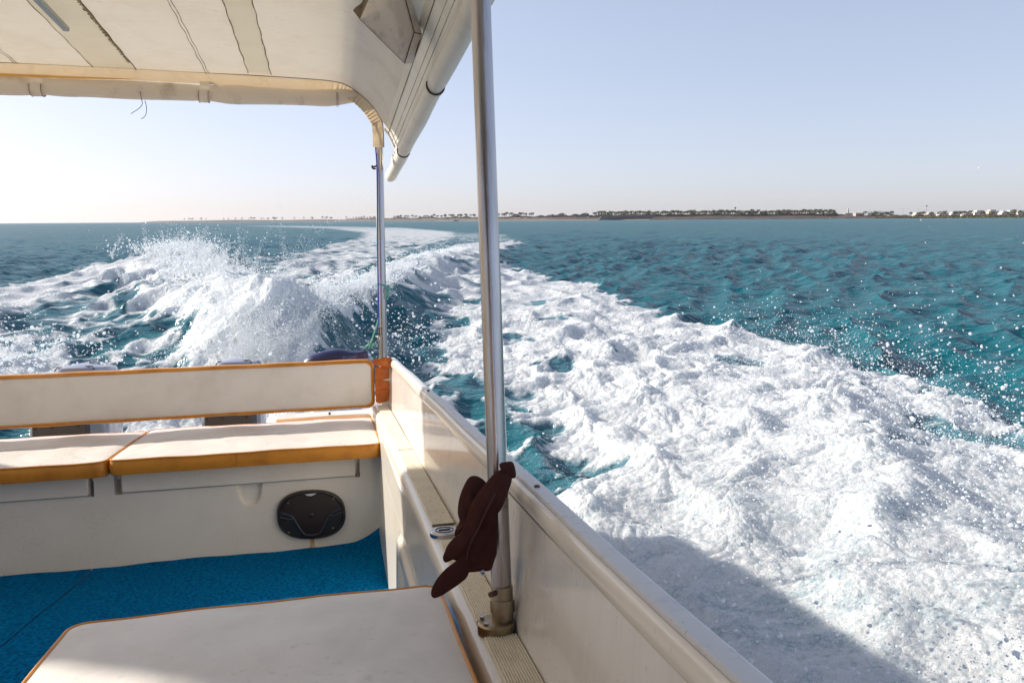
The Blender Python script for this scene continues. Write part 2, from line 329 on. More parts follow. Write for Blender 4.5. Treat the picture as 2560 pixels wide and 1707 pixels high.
def sea_z(x, y, cell, flat):
    """wind waves, wake relief, foam lumps; returns dx, dy, z, foam cover, aeration"""
    r = np.hypot(x, y)
    z = np.zeros_like(x); dx = np.zeros_like(x); dy = np.zeros_like(x)
    g = np.random.default_rng(5)
    for k in range(90):
        lam = .35 * (20 ** (k / 89.)); th = rad(-62) + g.normal(0, .42 + .2 * (lam < 1)); ph = g.random() * 6.28
        a = .0125 * lam ** .85 * (.7 + .6 * g.random()) * (1.0 if lam < .9 else (.9 / lam) ** .95)
        w = np.clip(lam / (2.2 * cell) - .7, 0, 1)
        kx, ky = math.sin(th) * 6.283 / lam, math.cos(th) * 6.283 / lam
        arg = kx * x + ky * y + ph + 1.3 * gnoise(x / lam * .23 + k, y / lam * .23)
        s_, c_ = np.sin(arg), np.cos(arg)
        z += a * w * c_; qd = .75 * a * w
        dx -= qd * s_ * math.sin(th); dy -= qd * s_ * math.cos(th)
    gust = .75 + .5 * (fbm(x * .05, y * .05, 2) + .3)
    z *= gust
    hz = np.zeros_like(x); foam = np.zeros_like(x); aer = np.zeros_like(x)
    m_ = (r < 330) & (y > -6)
    X, Y, Cc = x[m_], y[m_], cell[m_]
    h, dens, thick = wake(X, Y, Cc)
    # lace and clots of foam: ridged noise cut by the density
    lx = X + .25 * fbm(X * 1.1, Y * 1.1, 3); ly = Y + .3 * fbm(X * 1.1 + 9, Y * 1.1 + 4, 3)
    fine = .55 * fbm(lx * 1.3, ly * 1.0, 5, .62, Cc, .8) + .75 * fbm(lx * 3.1 + 11, ly * 4.2, 5, .68, Cc, .28)
    web = 1 - 2.2 * np.abs(fbm(lx * .95 + 50, ly * .8, 5, .6, Cc, 1.0))
    n_ = .5 + .75 * fine + .34 * (web - .45)
    cov = sstep(-.20, .22, dens * 1.30 - .80 + (n_ - .5) * (1.35 - .55 * thick)) * (dens > .02)
    cov = np.maximum(cov * (1 + .0 * thick), 0)
    b1 = billow(lx * 1.5, ly * 1.5, 3, .5, Cc, .66); b2 = billow(lx * 5.2 + 8, ly * 5.2, 4, .6, Cc, .19)
    near = np.clip(1.5 - Y / 14, .45, 1)
    lump = cov * (.02 + thick * (.4 + .6 * sstep(1.5, 7, Y)) * (.14 * near * (b1 - .35) + .036 * (b2 - .3)) + .025 * (b2 - .25) * sstep(0, 4, Y))
    chop = .10 * fbm(X * .8 + 20, Y * .8, 4, .55, Cc, 1.2) * sstep(.1, .6, dens)
    # torn crest of the propeller wash
    sp = np.exp(-((X + 3.35) ** 2 / .5 + (Y - 10.2) ** 2 / 5.0)); sp2 = .7 * np.exp(-((X + 11.6) ** 2 / 3 + (Y - 26.5) ** 2 / 6))
    tear = (sp + sp2) * np.clip(billow(X * 2.2, Y * 1.8, 4, .6, Cc, .45) - .25, 0, 1) * 1.6
    hz[m_] = h + lump + chop + tear * .15
    foam[m_] = np.maximum(cov * (1 - .24 * (1 - sstep(2.2, 5.5, Y)) * sstep(-.25, .2, fbm(X * 2.1 + 5, Y * 2.1, 5, .65, Cc, .5))), sstep(.1, .3, tear)); aer[m_] = np.clip(dens * .35 + thick * .9, 0, 1.25)
    z = z * (1 - .35 * np.clip(aer, 0, 1)) + hz
    return dx, dy, z * flat + (1 - flat) * -.1, foam, aer

def np_mesh(name, v, f, m, attrs=None, smooth=True):
    me = bpy.data.meshes.new(name); n = len(v); k = f.shape[1]
    me.vertices.add(n); me.vertices.foreach_set('co', v.astype(np.float32).ravel())
    me.loops.add(f.size); me.loops.foreach_set('vertex_index', f.astype(np.int32).ravel())
    me.polygons.add(len(f)); me.polygons.foreach_set('loop_start', (np.arange(len(f)) * k).astype(np.int32))
    me.polygons.foreach_set('loop_total', np.full(len(f), k, np.int32))
    me.update(calc_edges=True)
    if smooth: me.polygons.foreach_set('use_smooth', np.ones(len(f), bool))
    for a, d in (attrs or {}).items():
        at = me.attributes.new(a, 'FLOAT', 'POINT'); at.data.foreach_set('value', d.astype(np.float32).ravel())
    me.materials.append(m)
    o = bpy.data.objects.new(name, me); COL.objects.link(o); return o

def sea_material():
    m = bpy.data.materials.new('sea_water'); m.use_nodes = True; t = m.node_tree; N = t.nodes; L = t.links
    p = N['Principled BSDF']; tc = N.new('ShaderNodeTexCoord')
    def noise(sc, det, ro=.6, str_=(1, 1, 1)):
        mp = N.new('ShaderNodeMapping'); mp.inputs['Scale'].default_value = str_; L.new(tc.outputs['Object'], mp.inputs[0])
        n = N.new('ShaderNodeTexNoise'); n.inputs['Scale'].default_value = sc; n.inputs['Detail'].default_value = det; n.inputs['Roughness'].default_value = ro
        L.new(mp.outputs[0], n.inputs['Vector']); return n.outputs[0]
    def mth(op, a, b=None, c=None, clamp=False):
        n = N.new('ShaderNodeMath'); n.operation = op; n.use_clamp = clamp
        for i, x in enumerate((a, b, c)):
            if x is None: continue
            if isinstance(x, (int, float)): n.inputs[i].default_value = x
            else: L.new(x, n.inputs[i])
        return n.outputs[0]
    af = N.new('ShaderNodeAttribute'); af.attribute_name = 'foam'; aa = N.new('ShaderNodeAttribute'); aa.attribute_name = 'aer'
    # water body
    mx = N.new('ShaderNodeMix'); mx.data_type = 'RGBA'; mx.inputs[6].default_value = (.005, .098, .124, 1); mx.inputs[7].default_value = (.17, .28, .34, 1)
    L.new(mth('MULTIPLY', aa.outputs['Fac'], .62), mx.inputs[0]); L.new(mx.outputs[2], p.inputs['Base Color'])
    p.inputs['Roughness'].default_value = .17; p.inputs['IOR'].default_value = 1.33; p.inputs['Specular IOR Level'].default_value = .20
    rip = mth('ADD', mth('ADD', mth('MULTIPLY', noise(1.6, 4, .6, (1, 1.6, 1)), .10), mth('MULTIPLY', noise(5.5, 4, .6, (1, 1.5, 1)), .035)), mth('MULTIPLY', noise(22, 3, .6), .007))
    rip = mth('ADD', rip, mth('ADD', mth('MULTIPLY', noise(.5, 5, .75, (.8, 1.8, 1)), .30), mth('MULTIPLY', noise(.10, 5, .75, (.8, 2, 1)), 1.1)))
    b = N.new('ShaderNodeBump'); b.inputs['Strength'].default_value = .66; b.inputs['Distance'].default_value = 1; L.new(rip, b.inputs['Height']); L.new(b.outputs[0], p.inputs['Normal'])
    # a choppy sea never reaches a mirror's reflectance at grazing view: its facets tilt, so the Fresnel term is capped
    di = N.new('ShaderNodeBsdfDiffuse'); L.new(mx.outputs[2], di.inputs[0]); L.new(b.outputs[0], di.inputs['Normal'])
    gl = N.new('ShaderNodeBsdfGlossy'); gl.inputs['Roughness'].default_value = .14; L.new(b.outputs[0], gl.inputs['Normal'])
    fr = N.new('ShaderNodeFresnel'); fr.inputs[0].default_value = 1.33; L.new(b.outputs[0], fr.inputs['Normal'])
    wt = N.new('ShaderNodeMixShader'); L.new(mth('MINIMUM', fr.outputs[0], .37), wt.inputs[0]); L.new(di.outputs[0], wt.inputs[1]); L.new(gl.outputs[0], wt.inputs[2])
    # foam
    fo = N.new('ShaderNodeBsdfPrincipled'); fo.inputs['Base Color'].default_value = (.90, .93, .97, 1); fo.inputs['Roughness'].default_value = .55
    fo.inputs['Specular IOR Level'].default_value = .4; fo.inputs['Subsurface Weight'].default_value = .7; fo.inputs['Subsurface Radius'].default_value = (1, 1.1, 1.2); fo.inputs['Subsurface Scale'].default_value = .11
    cells = N.new('ShaderNodeTexVoronoi'); cells.inputs['Scale'].default_value = 26; L.new(tc.outputs['Object'], cells.inputs['Vector'])
    fh = mth('ADD', mth('MULTIPLY', noise(17, 6, .7), .024), mth('MULTIPLY', cells.outputs['Distance'], -.014))
    fh = mth('ADD', fh, mth('MULTIPLY', noise(3.2, 5, .65), .10))
    b2 = N.new('ShaderNodeBump'); b2.inputs['Strength'].default_value = 1; b2.inputs['Distance'].default_value = 1; L.new(fh, b2.inputs['Height']); L.new(b2.outputs[0], fo.inputs['Normal'])
    tr = N.new('ShaderNodeBsdfTranslucent'); tr.inputs[0].default_value = (.8, .88, .9, 1); L.new(b2.outputs[0], tr.inputs['Normal'])
    mf = N.new('ShaderNodeMixShader'); mf.inputs[0].default_value = .34; L.new(fo.outputs[0], mf.inputs[1]); L.new(tr.outputs[0], mf.inputs[2])
    fn = mth('SUBTRACT', mth('ADD', mth('ADD', mth('MULTIPLY', noise(5, 6, .7, (.4, 1.5, 1)), .6), mth('MULTIPLY', noise(9, 7, .72), .9)), mth('MULTIPLY', noise(45, 4, .7), .7)), 1.10)
    e = mth('ADD', af.outputs['Fac'], mth('MULTIPLY', fn, 1.35))
    mr = N.new('ShaderNodeMapRange'); mr.interpolation_type = 'SMOOTHSTEP'; mr.inputs[1].default_value = .22; mr.inputs[2].default_value = 1.10; L.new(e, mr.inputs[0])
    gate = N.new('ShaderNodeMapRange'); gate.inputs[1].default_value = .02; gate.inputs[2].default_value = .2; L.new(af.outputs['Fac'], gate.inputs[0])
    fac = mth('MULTIPLY', mr.outputs[0], gate.outputs[0], clamp=True)
    ms = N.new('ShaderNodeMixShader'); L.new(fac, ms.inputs[0]); L.new(wt.outputs[0], ms.inputs[1]); L.new(mf.outputs[0], ms.inputs[2])
    L.new(ms.outputs[0], N['Material Output'].inputs[0])
    return m

def make_sea():
    ra = [.35]
    while ra[-1] < 7000:
        r = ra[-1]; ra.append(r + max(.006, min(r * r / 2100., .0085 * r) if r < 60 else min(.0085 * r * (r / 60) ** .55, .12 * r)))
    ra = np.array(ra)
    ang = np.concatenate([np.linspace(-180, -48, 60)[:-1], np.linspace(-48, -39, 60)[:-1], np.linspace(-39, 39, 1250), np.linspace(39, 48, 60)[1:], np.linspace(48, 180, 60)[1:-1]])
    ang = np.radians(ang); nr, na = len(ra), len(ang)
    R, A = np.meshgrid(ra, ang, indexing='ij'); x = R * np.sin(A); y = R * np.cos(A)
    dr = np.gradient(ra)[:, None]; da = np.abs(np.gradient(ang))[None, :]
    da = np.minimum(da, .1); cell = np.maximum(dr * np.ones_like(da) * .75, R * da)
    # calm and sunken inside the hull's footprint
    p = B2W.transposed(); ux = p[0][0] * x + p[0][1] * y; uy = p[1][0] * x + p[1][1] * y
    inside = np.minimum(np.minimum(.30 - ux, ux + 2.2), 4.1 - uy); flat = 1 - sstep(-.12, .12, inside)
    dx, dy, z, foam, aer = sea_z(x, y, cell, flat)
    v = np.stack([x + dx, y + dy, z], -1).reshape(-1, 3)
    i, j = np.meshgrid(np.arange(nr - 1), np.arange(na), indexing='ij'); k = (j + 1) % na
    f = np.stack([i * na + j, i * na + k, (i + 1) * na + k, (i + 1) * na + j], -1).reshape(-1, 4)
    print('sea', nr, na, len(v))
    o = np_mesh('water', v, f, sea_material(), {'foam': foam, 'aer': aer}); o['kind'] = 'structure'
    o['label'] = 'teal sea with white foaming boat wake curving away to the coast'
    return o
sea = make_sea()

# ------------------------------------------------------------------ flying spray
def ico(sub=0):
    t = (1 + 5 ** .5) / 2
    v = [(-1, t, 0), (1, t, 0), (-1, -t, 0), (1, -t, 0), (0, -1, t), (0, 1, t), (0, -1, -t), (0, 1, -t), (t, 0, -1), (t, 0, 1), (-t, 0, -1), (-t, 0, 1)]
    f = [(0, 11, 5), (0, 5, 1), (0, 1, 7), (0, 7, 10), (0, 10, 11), (1, 5, 9), (5, 11, 4), (11, 10, 2), (10, 7, 6), (7, 1, 8), (3, 9, 4), (3, 4, 2), (3, 2, 6), (3, 6, 8), (3, 8, 9), (4, 9, 5), (2, 4, 11), (6, 2, 10), (8, 6, 7), (9, 8, 1)]
    v = [np.array(p) / np.linalg.norm(p) for p in v]
    for _ in range(sub):
        c = {}; nf = []
        def mid(a, b):
            k = (min(a, b), max(a, b))
            if k not in c: w = v[a] + v[b]; v.append(w / np.linalg.norm(w)); c[k] = len(v) - 1
            return c[k]
        for a, b, d in f:
            x, y_, z_ = mid(a, b), mid(b, d), mid(d, a); nf += [(a, x, z_), (b, y_, x), (d, z_, y_), (x, y_, z_)]
        f = nf
    return np.array(v), np.array(f)
def drops(name, pos, size, m, sub=0, label=''):
    bv, bf = ico(sub) if sub >= 0 else (np.array([(1, 1, 1), (-1, -1, 1), (-1, 1, -1), (1, -1, -1)]) / 1.5, np.array([(0, 1, 2), (0, 3, 1), (0, 2, 3), (1, 3, 2)])); n = len(pos)
    ax = RNG.normal(size=(n, 3)); ax /= np.linalg.norm(ax, axis=1)[:, None]
    st = 1 + RNG.random(n) ** 2 * 1.0
    b = bv[None] * (1 + .16 * RNG.normal(size=(n, len(bv), 1)))
    pr = (b * ax[:, None]).sum(-1, keepdims=True) * ax[:, None]
    v = (b + pr * (st - 1)[:, None, None]) * size[:, None, None] + pos[:, None]
    f = bf[None] + (np.arange(n) * len(bv))[:, None, None]
    o = np_mesh(name, v.reshape(-1, 3), f.reshape(-1, 3), m); tag(o, label, 'spray', kind='stuff'); return o
def spray_mat():
    m = bpy.data.materials.new('spray_drops'); m.use_nodes = True; t = m.node_tree; N = t.nodes; L = t.links
    p = N['Principled BSDF']; p.inputs['Base Color'].default_value = (.95, .96, .97, 1); p.inputs['Roughness'].default_value = .35; p.inputs['IOR'].default_value = 1.33
    tr = N.new('ShaderNodeBsdfTranslucent'); tr.inputs[0].default_value = (.92, .95, .97, 1)
    ms = N.new('ShaderNodeMixShader'); ms.inputs[0].default_value = .65; L.new(p.outputs[0], ms.inputs[1]); L.new(tr.outputs[0], ms.inputs[2]); L.new(ms.outputs[0], N['Material Output'].inputs[0])
    return m
SP = spray_mat()
def along(path, n, jit):
    P = np.array(path, float); seg = RNG.integers(0, len(P) - 1, n); t = RNG.random(n)[:, None]
    p = P[seg] * (1 - t) + P[seg + 1] * t
    return p + RNG.normal(size=(n, 3)) * np.array(jit)
# beside the hull: thrown out and up over the right edge of the wash
e = along([(1.6, 1.8, .25), (2.4, 3.4, .25), (2.7, 5.0, .15), (3.2, 7.0, .08), (3.4, 9.2, .02), (3.3, 11.5, 0)], 5200, (.5, .7, .02))
e[:, 0] += np.abs(RNG.normal(0, .55, len(e))); e[:, 2] += RNG.exponential(.17, len(e)) + .03
sz = np.clip(.0016 + RNG.exponential(.0022, len(e)), .0014, .011)
drops('hull_spray', e, sz, SP, 1, 'loose white droplets thrown up off the hull wash at right')
hi = along([(1.9, 2.2, .6), (2.6, 4, .5), (3.4, 6.5, .4)], 260, (.6, .8, .05)); hi[:, 0] += np.abs(RNG.normal(0, .6, 260)); hi[:, 2] += RNG.exponential(.30, 260)
drops('high_spray', hi, np.clip(.003 + RNG.exponential(.0022, 260), .002, .010), SP, 1, 'scattered single droplets flying high over open water at right')
# mist skimming the near foam
mi = along([(1.2, .8, .5), (1.5, 2.2, .42), (2.0, 3.6, .3), (2.4, 5.4, .2), (2.2, 8.5, .1)], 16000, (.7, .8, .05))
mi[:, 2] += RNG.exponential(.07, len(mi)); d_ = np.hypot(mi[:, 0], mi[:, 1]); keep = mi[:, 0] > .75 - .24 * mi[:, 1]
mi = mi[keep]; drops('foam_droplets', mi, np.clip(.001 + RNG.exponential(.0013, len(mi)), .0008, .007), SP, 0, 'dense fine droplets dancing on the near foam beside the gunwale')
# propeller wash
a_ = along([(-2.6, 7.8, .3), (-3.0, 9.0, .5), (-3.3, 10, .62), (-3.9, 11.5, .55), (-4.6, 13.5, .4)], 3000, (.27, .6, .08))
a_[:, 2] += RNG.exponential(.17, len(a_)) - .12
drops('wash_spray', a_, np.clip(.002 + RNG.exponential(.0035, len(a_)), .002, .015), SP, 0, 'white splash bursting from the propeller wash behind the stern')
def jets(path, n, per, up, spread, ln):
    base = along(path, n, spread); d = np.stack([RNG.normal(.12, .45, n), RNG.normal(0, .5, n), np.abs(RNG.normal(.9, .35, n))], 1)
    L_ = ln * (.25 + RNG.exponential(.6, n)); t = RNG.random((n, per)) ** 1.3
    p = base[:, None] + d[:, None] * (L_[:, None] * t)[..., None]; p[..., 2] -= up * (L_[:, None] * t) ** 2
    return (p + RNG.normal(size=p.shape) * (.012 + .07 * t * ln)[..., None]).reshape(-1, 3)
m1 = jets([(-2.6, 7.8, .15), (-3.0, 9.0, .3), (-3.3, 10, .38), (-3.9, 11.5, .32), (-4.6, 13.5, .2)], 800, 380, .30, (.20, .6, .05), .46)
m2 = jets([(-5.6, 14, .6), (-8, 19, .5), (-10.8, 25.2, .5), (-12.0, 27.4, .48)], 300, 160, .3, (.4, .6, .05), .34)
m2b = jets([(-10.6, 24.5, .6), (-12.2, 27.5, .6)], 90, 200, .3, (.6, .7, .05), .52); m2 = np.concatenate([m2, m2b])
m3 = jets([(-3.1, 11, .40), (-2.7, 15, .45), (-2.8, 20, .42), (-2.8, 27, .4)], 320, 90, .4, (.2, .5, .03), .24)
m4 = along([(1.0, .8, .3), (1.3, 2.2, .28), (1.8, 3.6, .22), (2.2, 5.4, .15), (2.6, 8.0, .1)], 90000, (.8, .8, .04)); m4[:, 2] += RNG.exponential(.09, len(m4)); m4 = m4[m4[:, 0] > .72 - .24 * m4[:, 1]]
drops('plume_mist', np.concatenate([m1, m2, m3]), np.concatenate([np.full(len(m1), .0033), np.full(len(m2), .0075), np.full(len(m3), .005)]) * (.6 + .8 * RNG.random(len(m1) + len(m2) + len(m3))), SP, -1, 'fine white mist hanging over the plume and wake crests')
drops('wash_mist', m4, .0011 + .0009 * RNG.random(len(m4)), SP, -1, 'fine mist floating above the foam beside the gunwale')
c_ = along([(-4.4, 11.5, .45), (-5.6, 14, .72), (-8, 19, .8), (-10.8, 25.2, .85), (-11.9, 27.2, .9), (-13, 29, .6)], 5000, (.5, .7, .08))
c_[:, 2] += RNG.exponential(.13, len(c_)) - .1
k2 = RNG.random(len(c_)) < .45; c_[k2] = along([(-10.6, 24.5, .8), (-12.2, 27.5, .8)], int(k2.sum()), (.8, .9, .1)); c_[k2, 2] += RNG.exponential(.11, int(k2.sum()))
drops('crest_spray', c_, np.clip(.004 + RNG.exponential(.0055, len(c_)), .004, .028), SP, 0, 'spray blowing off the tall left wake crest')
g_ = along([(-2.6, 10, .5), (-3.0, 12.5, .6), (-2.6, 15, .55), (-2.8, 20, .5), (-2.8, 27, .5), (-2.0, 38, .4)], 9000, (.25, .5, .05)); g_[:, 2] += RNG.exponential(.07, len(g_)) - .05
drops('ridge_spray', g_, np.clip(.003 + RNG.exponential(.004, len(g_)), .003, .02), SP, 0, 'spray along the right wake crest behind the rear pole')
h_ = along([(-5, 8.2, .1), (-7, 9.2, .12), (-9, 10.6, .1)], 3500, (.6, .6, .04)); h_[:, 2] += RNG.exponential(.13, len(h_)) - .05
h2 = along([(-1.6, 8.2, 0), (-1.5, 11, 0)], 900, (.5, .8, .05)); h2[:, 2] += RNG.exponential(.22, 900)
h_ = np.concatenate([h_, h2])
drops('stern_spray', h_, np.clip(.003 + RNG.exponential(.004, len(h_)), .003, .02), SP, 0, 'glittering drops over the foam just behind the backrest')

# ------------------------------------------------------------------ the boat (boat frame: x to port, y aft, z up, origin at the eye)
boat = thing('motorboat', 'white open motorboat with cream canopy, seen from its cockpit looking aft', 'boat', (-.98, 1.2, -1.2))
OFF0 = OFF[boat.name]
def part(mb, name, m, parent=boat, **k): return mb.build(name, m, parent, **k)

# gunwale wall: inner face flares out a little, rounded inner bead, flat worn cap, outer hull side
def wall_sections(sgn, x0):
    prof_in = [(.268, -.53), (.272, -.50), (.284, -.40), (.293, -.325)]
    return [(x0 + sgn * x, z) for x, z in prof_in]
Y0, Y1 = -1.6, 3.92
for sgn, x0, nm in ((1, 0, 'r'), (-1, -1.96, 'l')):
    mb = MB()
    pin = [(.266, -.535), (.270, -.50), (.277, -.45), (.284, -.39), (.290, -.335)]
    mb.grid(lambda u, v: (x0 + sgn * np.interp(v * 4, range(5), [a for a, b in pin]) + .002 * math.sin(u * 23), Y0 + (Y1 - Y0) * u, np.interp(v * 4, range(5), [b for a, b in pin])), 60, 8)
    part(mb, 'gunwale_wall', M['gel_wall'])
    cap = [(.290, -.335), (.285, -.330), (.283, -.318), (.2855, -.306), (.291, -.298), (.298, -.2945), (.303, -.294), (.314, -.2945), (.319, -.297), (.322, -.306), (.323, -.325), (.321, -.34)]
    bead = cap[:4] + [(.2885, -.301), (.2915, -.300), (.2925, -.303)]; plate = [(.2922, -.303), (.2925, -.2968), (.2940, -.2942), (.303, -.294)] + cap[7:]
    for pl_, nm_, mm_ in ((bead, 'cap_bead', 'gel'), (plate, 'gunwale_cap', 'gel_worn')):
        mb = MB(); mb.grid(lambda u, v: (x0 + sgn * pl_[int(round(v * (len(pl_) - 1)))][0], Y0 + (Y1 + .02 - Y0) * u, pl_[int(round(v * (len(pl_) - 1)))][1] + .0015 * math.sin(u * 40)), 80, len(pl_) - 1)
        part(mb, nm_, M[mm_], ang=50)
    hull = [(.3205, -.34), (.318, -.6), (.30, -.9), (.24, -1.2), (.05, -1.5), (-.25, -1.75)]
    def hp(u, v):
        x, z = hull[int(round(v * 5))]; y = Y0 - 2.2 + (4.25 - Y0 + 2.2) * u
        bow = max(0, (-.4 - y)) ; x = x - bow * bow * .09
        return (x0 + sgn * x, y, z)
    mb = MB(); mb.grid(hp, 50, 5); part(mb, 'hull_side', M['hull'])
    mb = MB(); n_ = 4
    # side deck: moulded ledge, soft inner lip, ribbed pad lying on it
    led = [(.272, -.524), (.235, -.524), (.212, -.5235), (.203, -.5255), (.197, -.531), (.193, -.541), (.1915, -.56), (.1895, -.66), (.186, -.68)]
    mb.grid(lambda u, v: (x0 + sgn * led[int(round(v * 8))][0], Y0 + (3.95 - Y0) * u, led[int(round(v * 8))][1]), 60, 8)
    part(mb, 'side_deck', M['gel'])
    # ribbed tread pads, one behind the other
    for ya, yb in ((-.2, 1.115), (1.175, 1.60), (1.72, 2.62), (2.63, 3.80)):
        mb = MB(); nr_ = 13; w0, w1 = .2125, .2640
        xs = []
        for k in range(nr_):
            c0 = w0 + (w1 - w0) * k / nr_; c1 = w0 + (w1 - w0) * (k + 1) / nr_; q_ = (c1 - c0) / 5
            xs += [(c0 + q_ * .5, -.5205), (c0 + q_, -.5175), (c0 + q_ * 4, -.5175), (c1 - q_ * .5, -.5205)]
        xs = [(w0, -.523)] + xs + [(w1, -.523)]
        mb.grid(lambda u, v: (x0 + sgn * xs[int(round(v * (len(xs) - 1)))][0], ya + (yb - ya) * u, xs[int(round(v * (len(xs) - 1)))][1]), 2, len(xs) - 1)
        part(mb, 'tread_pad', M['tread'], ang=25)
# grime along the foot of the wall
mb = MB(); mb.tube([(.2665 + .0006 * math.sin(k * 1.7), -.2 + k * .07, -.5225) for k in range(58)], [.0012 + .0009 * abs(math.sin(k * 2.3)) for k in range(58)], 6)
part(mb, 'caulk_line', M['glue'])
# moulded side liner below the deck: panel with raised frame, stepped aft end
mb = MB()
def liner(u, v):
    y = .4 + 3.0 * u; z = -.68 - .38 * v
    x = .186 - .012 * v
    a = sstep(2.30, 2.24, np.array(y)) * sstep(-.66 + .0, -.70, np.array(z)); x_in = .0
    f1 = float(sstep(.0, .02, np.array(min(2.28 - y, -.70 - z, y - 1.40)))) * .014
    f2 = float(sstep(.0, .015, np.array(min(2.20 - y, -.745 - z, y - 1.46)))) * -.010
    f3 = float(sstep(.0, .02, np.array(min(1.32 - y, -.70 - z)))) * .014
    return (x - f1 - f2 - f3, y, z)
mb.grid(liner, 300, 60); part(mb, 'side_liner', M['gel'])
mb = MB(); mb.box(.1865, .1925, 2.18, 3.3, -.692, -.560, .002); part(mb, 'liner_step', M['gel'])
mb = MB(); mb.box(-2.25, .22, -1.4, 4.2, -1.12, -1.075); part(mb, 'cockpit_sole', M['gel'])

# post box at the aft end of the side deck
mb = MB(); mb.box(.2375, .2885, 3.80, 3.94, -.546, -.286, .004); part(mb, 'corner_post', M['gel'])
mb = MB(); mb.tube([(.2905, 3.79, -.29 - k * .012) for k in range(20)], [.0022 + .0012 * (k % 2) for k in range(20)], 6); part(mb, 'sealant_bead', M['glue'])

# bench locker: front face with raised lids, finger scoop and slots
def bench(u, v):
    x = -2.2 + 2.395 * u; z = -.662 - .40 * v; y = 3.30
    fil = max(0, (x - .150) / .045); y -= .030 * (1 - math.sqrt(max(0, 1 - min(1, fil) ** 2)))
    # finger scoop
    hw = .050 - .012 * max(0, (-.752 - z)) / .085
    d = max(abs(x + .350) / hw, 0); zz = (-.752 - z) / .088
    if z < -.745:
        rr = math.hypot(max(0, abs(x + .350) - .014) / (hw - .014), max(0, zz - .45) / .55)
        y += .022 * float(sstep(1.06, .82, np.array(rr)))
    # shallow cove right under the lids
    y -= .0
    # slots beside the lids
    for c0, c1, tp in ((-.958, -.944, .004), (-.864, -.838, .010), (.084, .100, -.002)):
        if z > -.755:
            a0 = c0 - tp * (z + .75) * 8 * 0; ins = min(x - c0, c1 - x)
            y += .055 * float(sstep(-.0005, .003, np.array(ins)))
    return (x, y, z)
mb = MB(); mb.grid(bench, 620, 110); mb.box(-2.2, .20, 3.33, 4.15, -.700, -.672); part(mb, 'bench_locker', M['gel'])
for x0, x1, z0, z1 in ((-.836, .084, -.7475, -.664), (-1.95, -.958, -.749, -.666)):
    mb = MB(); mb.box(x0, x1, 3.283, 3.32, z0, z1, .004); part(mb, 'locker_lid', M['gel'])
    mb = MB(); mb.tube([(x0, 3.2995, z0 - .0022), (x1, 3.2985, z0 - .0018)], .0022, 6); part(mb, 'lid_gap_shade', M['dark'])  # dark tube for the gap, thickened to paint the shade under the lid
# transom cap behind the bench and the back of the hull
mb = MB(); mb.box(-2.2, -1.72, 4.08, 4.25, -.9, -.60, .006); mb.box(-.295, .28, 4.08, 4.25, -.9, -.598, .006); mb.box(-1.72, -.295, 4.08, 4.25, -1.3, -.80, .006); mb.box(-2.2, .28, 4.1, 4.24, -1.6, -.9)
part(mb, 'transom', M['gel'])
mb = MB(); mb.grid(lambda u, v: (.19 + .05 * u, 3.80 + .42 * v, -.53 - .06 * (1 - u) ** 2 - .02 * v), 8, 8); part(mb, 'aft_coaming', M['gel'])
mb = MB(); mb.tube([(-.02, 4.12, -.597), (-.02, 4.12, -.586)], .006, 8); part(mb, 'deck_stud', M['black'])

# outboard engines
for ex, lab in ((-.545, None), (-1.365, None)):
    eng = MB()
    prof = [(0, .0), (.03, .045), (.09, .085), (.2, .115), (.34, .13), (.48, .135), (.6, .12), (.66, .09), (.70, .05), (.71, 0)]
    def cow(u, v):
        a = u * 2 * math.pi; z = v
        w = .148 * (1 - .10 * (v > .8)); l = .30
        sq = (abs(math.cos(a)) ** 3 + abs(math.sin(a)) ** 3) ** (-1 / 3)
        top = -.322 - .018 * 0; k = float(np.interp(v, [0, .12, .6, .82, .92, .97, 1], [.80, .94, 1, .98, .90, .72, 0]))
        zz = float(np.interp(v, [0, .12, .6, .82, .92, .97, 1], [-.86, -.80, -.50, -.385, -.345, -.332, -.330]))
        return (ex + w * sq * math.cos(a) * k, 4.78 + l * sq * math.sin(a) * k, zz + (.016 if v > .9 else 0) * math.sin(a) * -1)
    eng.grid(cow, 40, 26); eo = part(eng, 'outboard_engine', M['cowl'])
    OFF[eo.name] = OFF0
    mb = MB(); mb.tube([(ex - .10, 4.56, -.345), (ex - .085, 4.56, -.3255), (ex + .09, 4.56, -.3235), (ex + .10, 4.56, -.343)], .003, 6); mb.build('cowling_handle', M['black'], eo)
    mb = MB(); mb.box(ex - .14, ex + .14, 4.27, 4.50, -.95, -.56, .02); mb.box(ex - .06, ex + .06, 4.6, 4.95, -1.7, -.8, .02); mb.build('mounting_bracket', M['cowl_dark'], eo)
    for bx in (-.11, -.03, .09): MBb = MB().tube([(ex + bx, 4.262, -.608), (ex + bx, 4.275, -.608)], .007, 8); MBb.build('bolt', M['black'], eo)

# loudspeaker on the bench front
spk = thing('_s', '', '') ; bpy.data.objects.remove(spk)
def egg(t, cx=-.105, cz=-.900, a=.141, b=.104, e=2.45):
    c, s_ = math.cos(t), math.sin(t); r_ = (abs(c) ** e + abs(s_) ** e) ** (-1 / e); return (cx + a * r_ * c, cz + b * r_ * s_ - .006 * c)
out = [egg(2 * math.pi * k / 64) for k in range(64)]
mb = MB(); n = 64
rings = [(1.0, 3.300), (1.0, 3.286), (.975, 3.278), (.93, 3.276), (.90, 3.279), (.885, 3.284)]
mb.add([(-.105 + (x + .105) * s_, y, -.9 + (z + .9) * s_) for s_, y in rings for x, z in out], [(i * n + k, i * n + (k + 1) % n, (i + 1) * n + (k + 1) % n, (i + 1) * n + k) for i in range(len(rings) - 1) for k in range(n)])
sp_o = part(mb, 'loudspeaker', M['black']); OFF[sp_o.name] = OFF0
